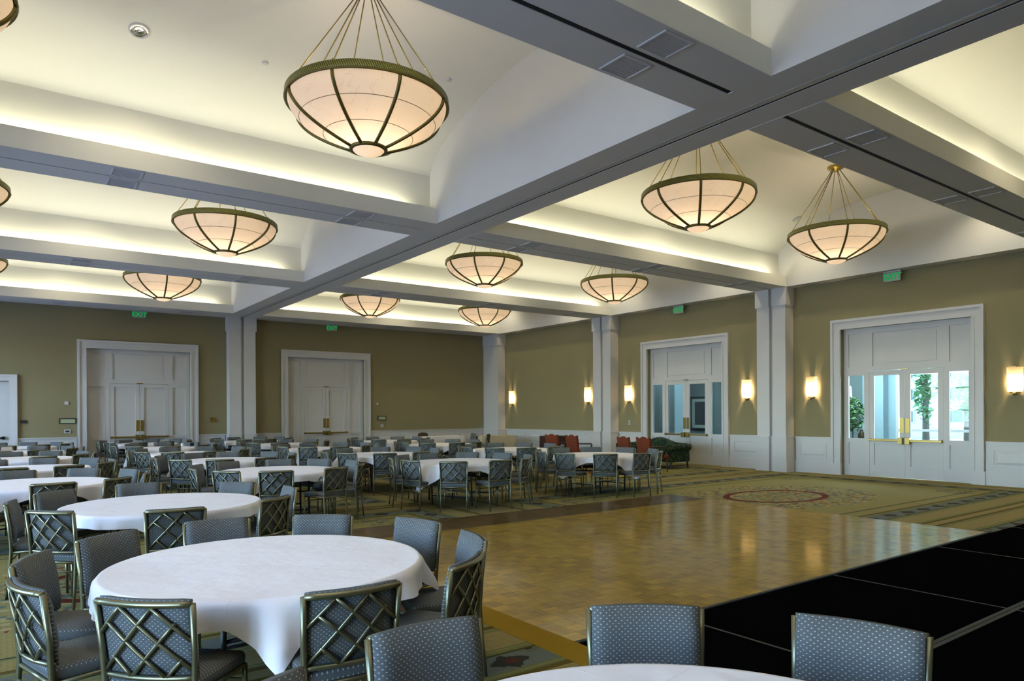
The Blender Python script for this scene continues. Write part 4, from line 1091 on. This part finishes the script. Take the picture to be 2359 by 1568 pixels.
area_light('lobby_fill_glow', (0, 0, -0.07), (0, 0, 0), 0.9, 2.8, LOBBY_FILL_W*1.1, (0.72, 0.90, 1.0), lf_)
# potted plant, flag and vase in the lobby
def foliage(mb, c, r, n, size, rnd, flat=1.0):
    for _ in range(n):
        while True:
            p = Vector((rnd.uniform(-1, 1), rnd.uniform(-1, 1), rnd.uniform(-1, 1)))
            if p.length <= 1: break
        p = Vector((c[0]+p.x*r[0], c[1]+p.y*r[1], c[2]+p.z*r[2]))
        d = Vector((rnd.uniform(-1, 1), rnd.uniform(-1, 1), rnd.uniform(-0.6, 0.6))).normalized(); u = d.cross(Vector((rnd.uniform(-1, 1), rnd.uniform(-1, 1), 1))).normalized(); s = size*rnd.uniform(0.6, 1.3)
        mb.add([p-d*s, p+u*s*0.35, p+d*s, p-u*s*0.35], [(0, 1, 2, 3)])
    return mb
rnd = random.Random(4)
pl = tag(empty('potted_plant', (3.4, -14.45, 0)), 'leafy green potted plant in the lobby seen through the left sidelight', 'plant')
obj('pot', MB().lathe([(0.001, 0), (0.17, 0), (0.23, 0.40), (0.25, 0.42), (0.22, 0.42), (0.20, 0.36), (0.001, 0.36)], 20), 'ceramic_brown', pl, smooth=True)
obj('stem', MB().tube([(0, 0, 0.36), (0.02, 0.01, 1.2), (0, 0, 1.7)], [0.02, 0.015, 0.008], 6), 'bark', pl)
o = obj('foliage', foliage(MB(), (0, 0, 1.55), (0.36, 0.36, 0.55), 420, 0.09, rnd), 'leaf_green', pl, fix=False); o['kind'] = 'stuff'
fg = tag(empty('flag', (4.2, -13.72, 0)), 'drooping red and white flag on a pole in the lobby', 'flag')
obj('base', MB().lathe([(0.001, 0.0), (0.18, 0.0), (0.18, 0.03), (0.03, 0.08), (0.001, 0.08)], 20), 'brass', fg, smooth=True)
obj('pole', MB().tube([(0, 0, 0.05), (0, 0, 2.75)], 0.014, 8), 'dark_wood', fg)
for k in range(6):
    x0 = -0.015-0.045*k
    obj('stripe', MB().add([(0.03*math.sin(k), x0, 2.70-0.05*k), (0.03*math.sin(k+1), x0-0.045, 2.70-0.05*(k+1)), (0.05*math.sin(k+1.5), x0-0.055, 1.65+0.08*k), (0.05*math.sin(k+0.5), x0-0.01, 1.60+0.08*k)], [(0, 1, 2, 3)]), 'flag_red' if k % 2 == 0 else 'flag_white', fg)
cs = tag(empty('console_table', (LX-0.62, -14.25, 0)), 'dark console table against the lobby wall', 'table')
obj('top', MB().box(-0.22, 0.22, -0.45, 0.45, 0.70, 0.73), 'dark_wood', cs, bevel=0.004, segs=1)
for sx in (-1, 1):
    for sy in (-1, 1): obj('leg', MB().box(sx*0.19-0.02, sx*0.19+0.02, sy*0.42-0.02, sy*0.42+0.02, 0, 0.70), 'dark_wood', cs)
vs_ = tag(empty('vase', (LX-0.62, -14.42, 0.732)), 'brown ceramic vase on the lobby console table', 'vase')
obj('body', MB().lathe([(0.001, 0.0), (0.06, 0.0), (0.10, 0.10), (0.105, 0.18), (0.06, 0.27), (0.045, 0.30), (0.06, 0.33), (0.05, 0.33), (0.035, 0.30), (0.001, 0.29)], 24), 'ceramic_brown', vs_, smooth=True)

# ---------------------------------------------------------------- outside the entrance
tag(obj('ground', MB().box(LX+0.2, 90, -80, 60, -0.2, -0.08), 'pavement'), 'pale paving outside the entrance', 'ground', kind='structure')
def tree(loc, h, r, n, seed, label):
    rn = random.Random(seed); t = tag(empty('tree', loc), label, 'tree', 'trees outside the entrance')
    obj('trunk', MB().tube([(0, 0, 0), (0.1, 0.05, h*0.3), (0, 0, h*0.75)], [0.16, 0.12, 0.05], 8), 'bark', t, smooth=True)
    o = obj('crown', foliage(MB(), (0, 0, h*0.58), (r, r, h*0.42), n, 0.22, rn), 'leaf_green', t, fix=False); o['kind'] = 'stuff'
tree((15.5, -13.75, -0.08), 5.5, 1.15, 900, 1, 'bushy tree outside filling the right sidelight')
tree((14.0, -12.05, -0.08), 6.5, 0.50, 500, 2, 'slim tree outside behind the right door leaf')
tree((21.5, -10.8, -0.08), 7.5, 1.6, 700, 3, 'tall tree outside behind the other two')
bd = tag(empty('building', (30, -3.0, -0.08)), 'pale multi-storey building across the street with rows of windows', 'building')
obj('wall', MB().box(0, 9, -5.0, 9, 0, 14), 'building_white', bd)
for zi in range(9):
    for yi in range(4):
        y0 = -4.5+yi*2.9; w = obj('window', MB().box(-0.06, 0.0, y0, y0+1.3, 0.9+zi*1.42, 1.75+zi*1.42), 'building_white', bd)
        obj('pane', MB().box(-0.08, -0.06, y0+0.08, y0+1.22, 0.98+zi*1.42, 1.67+zi*1.42), 'building_glass', w)
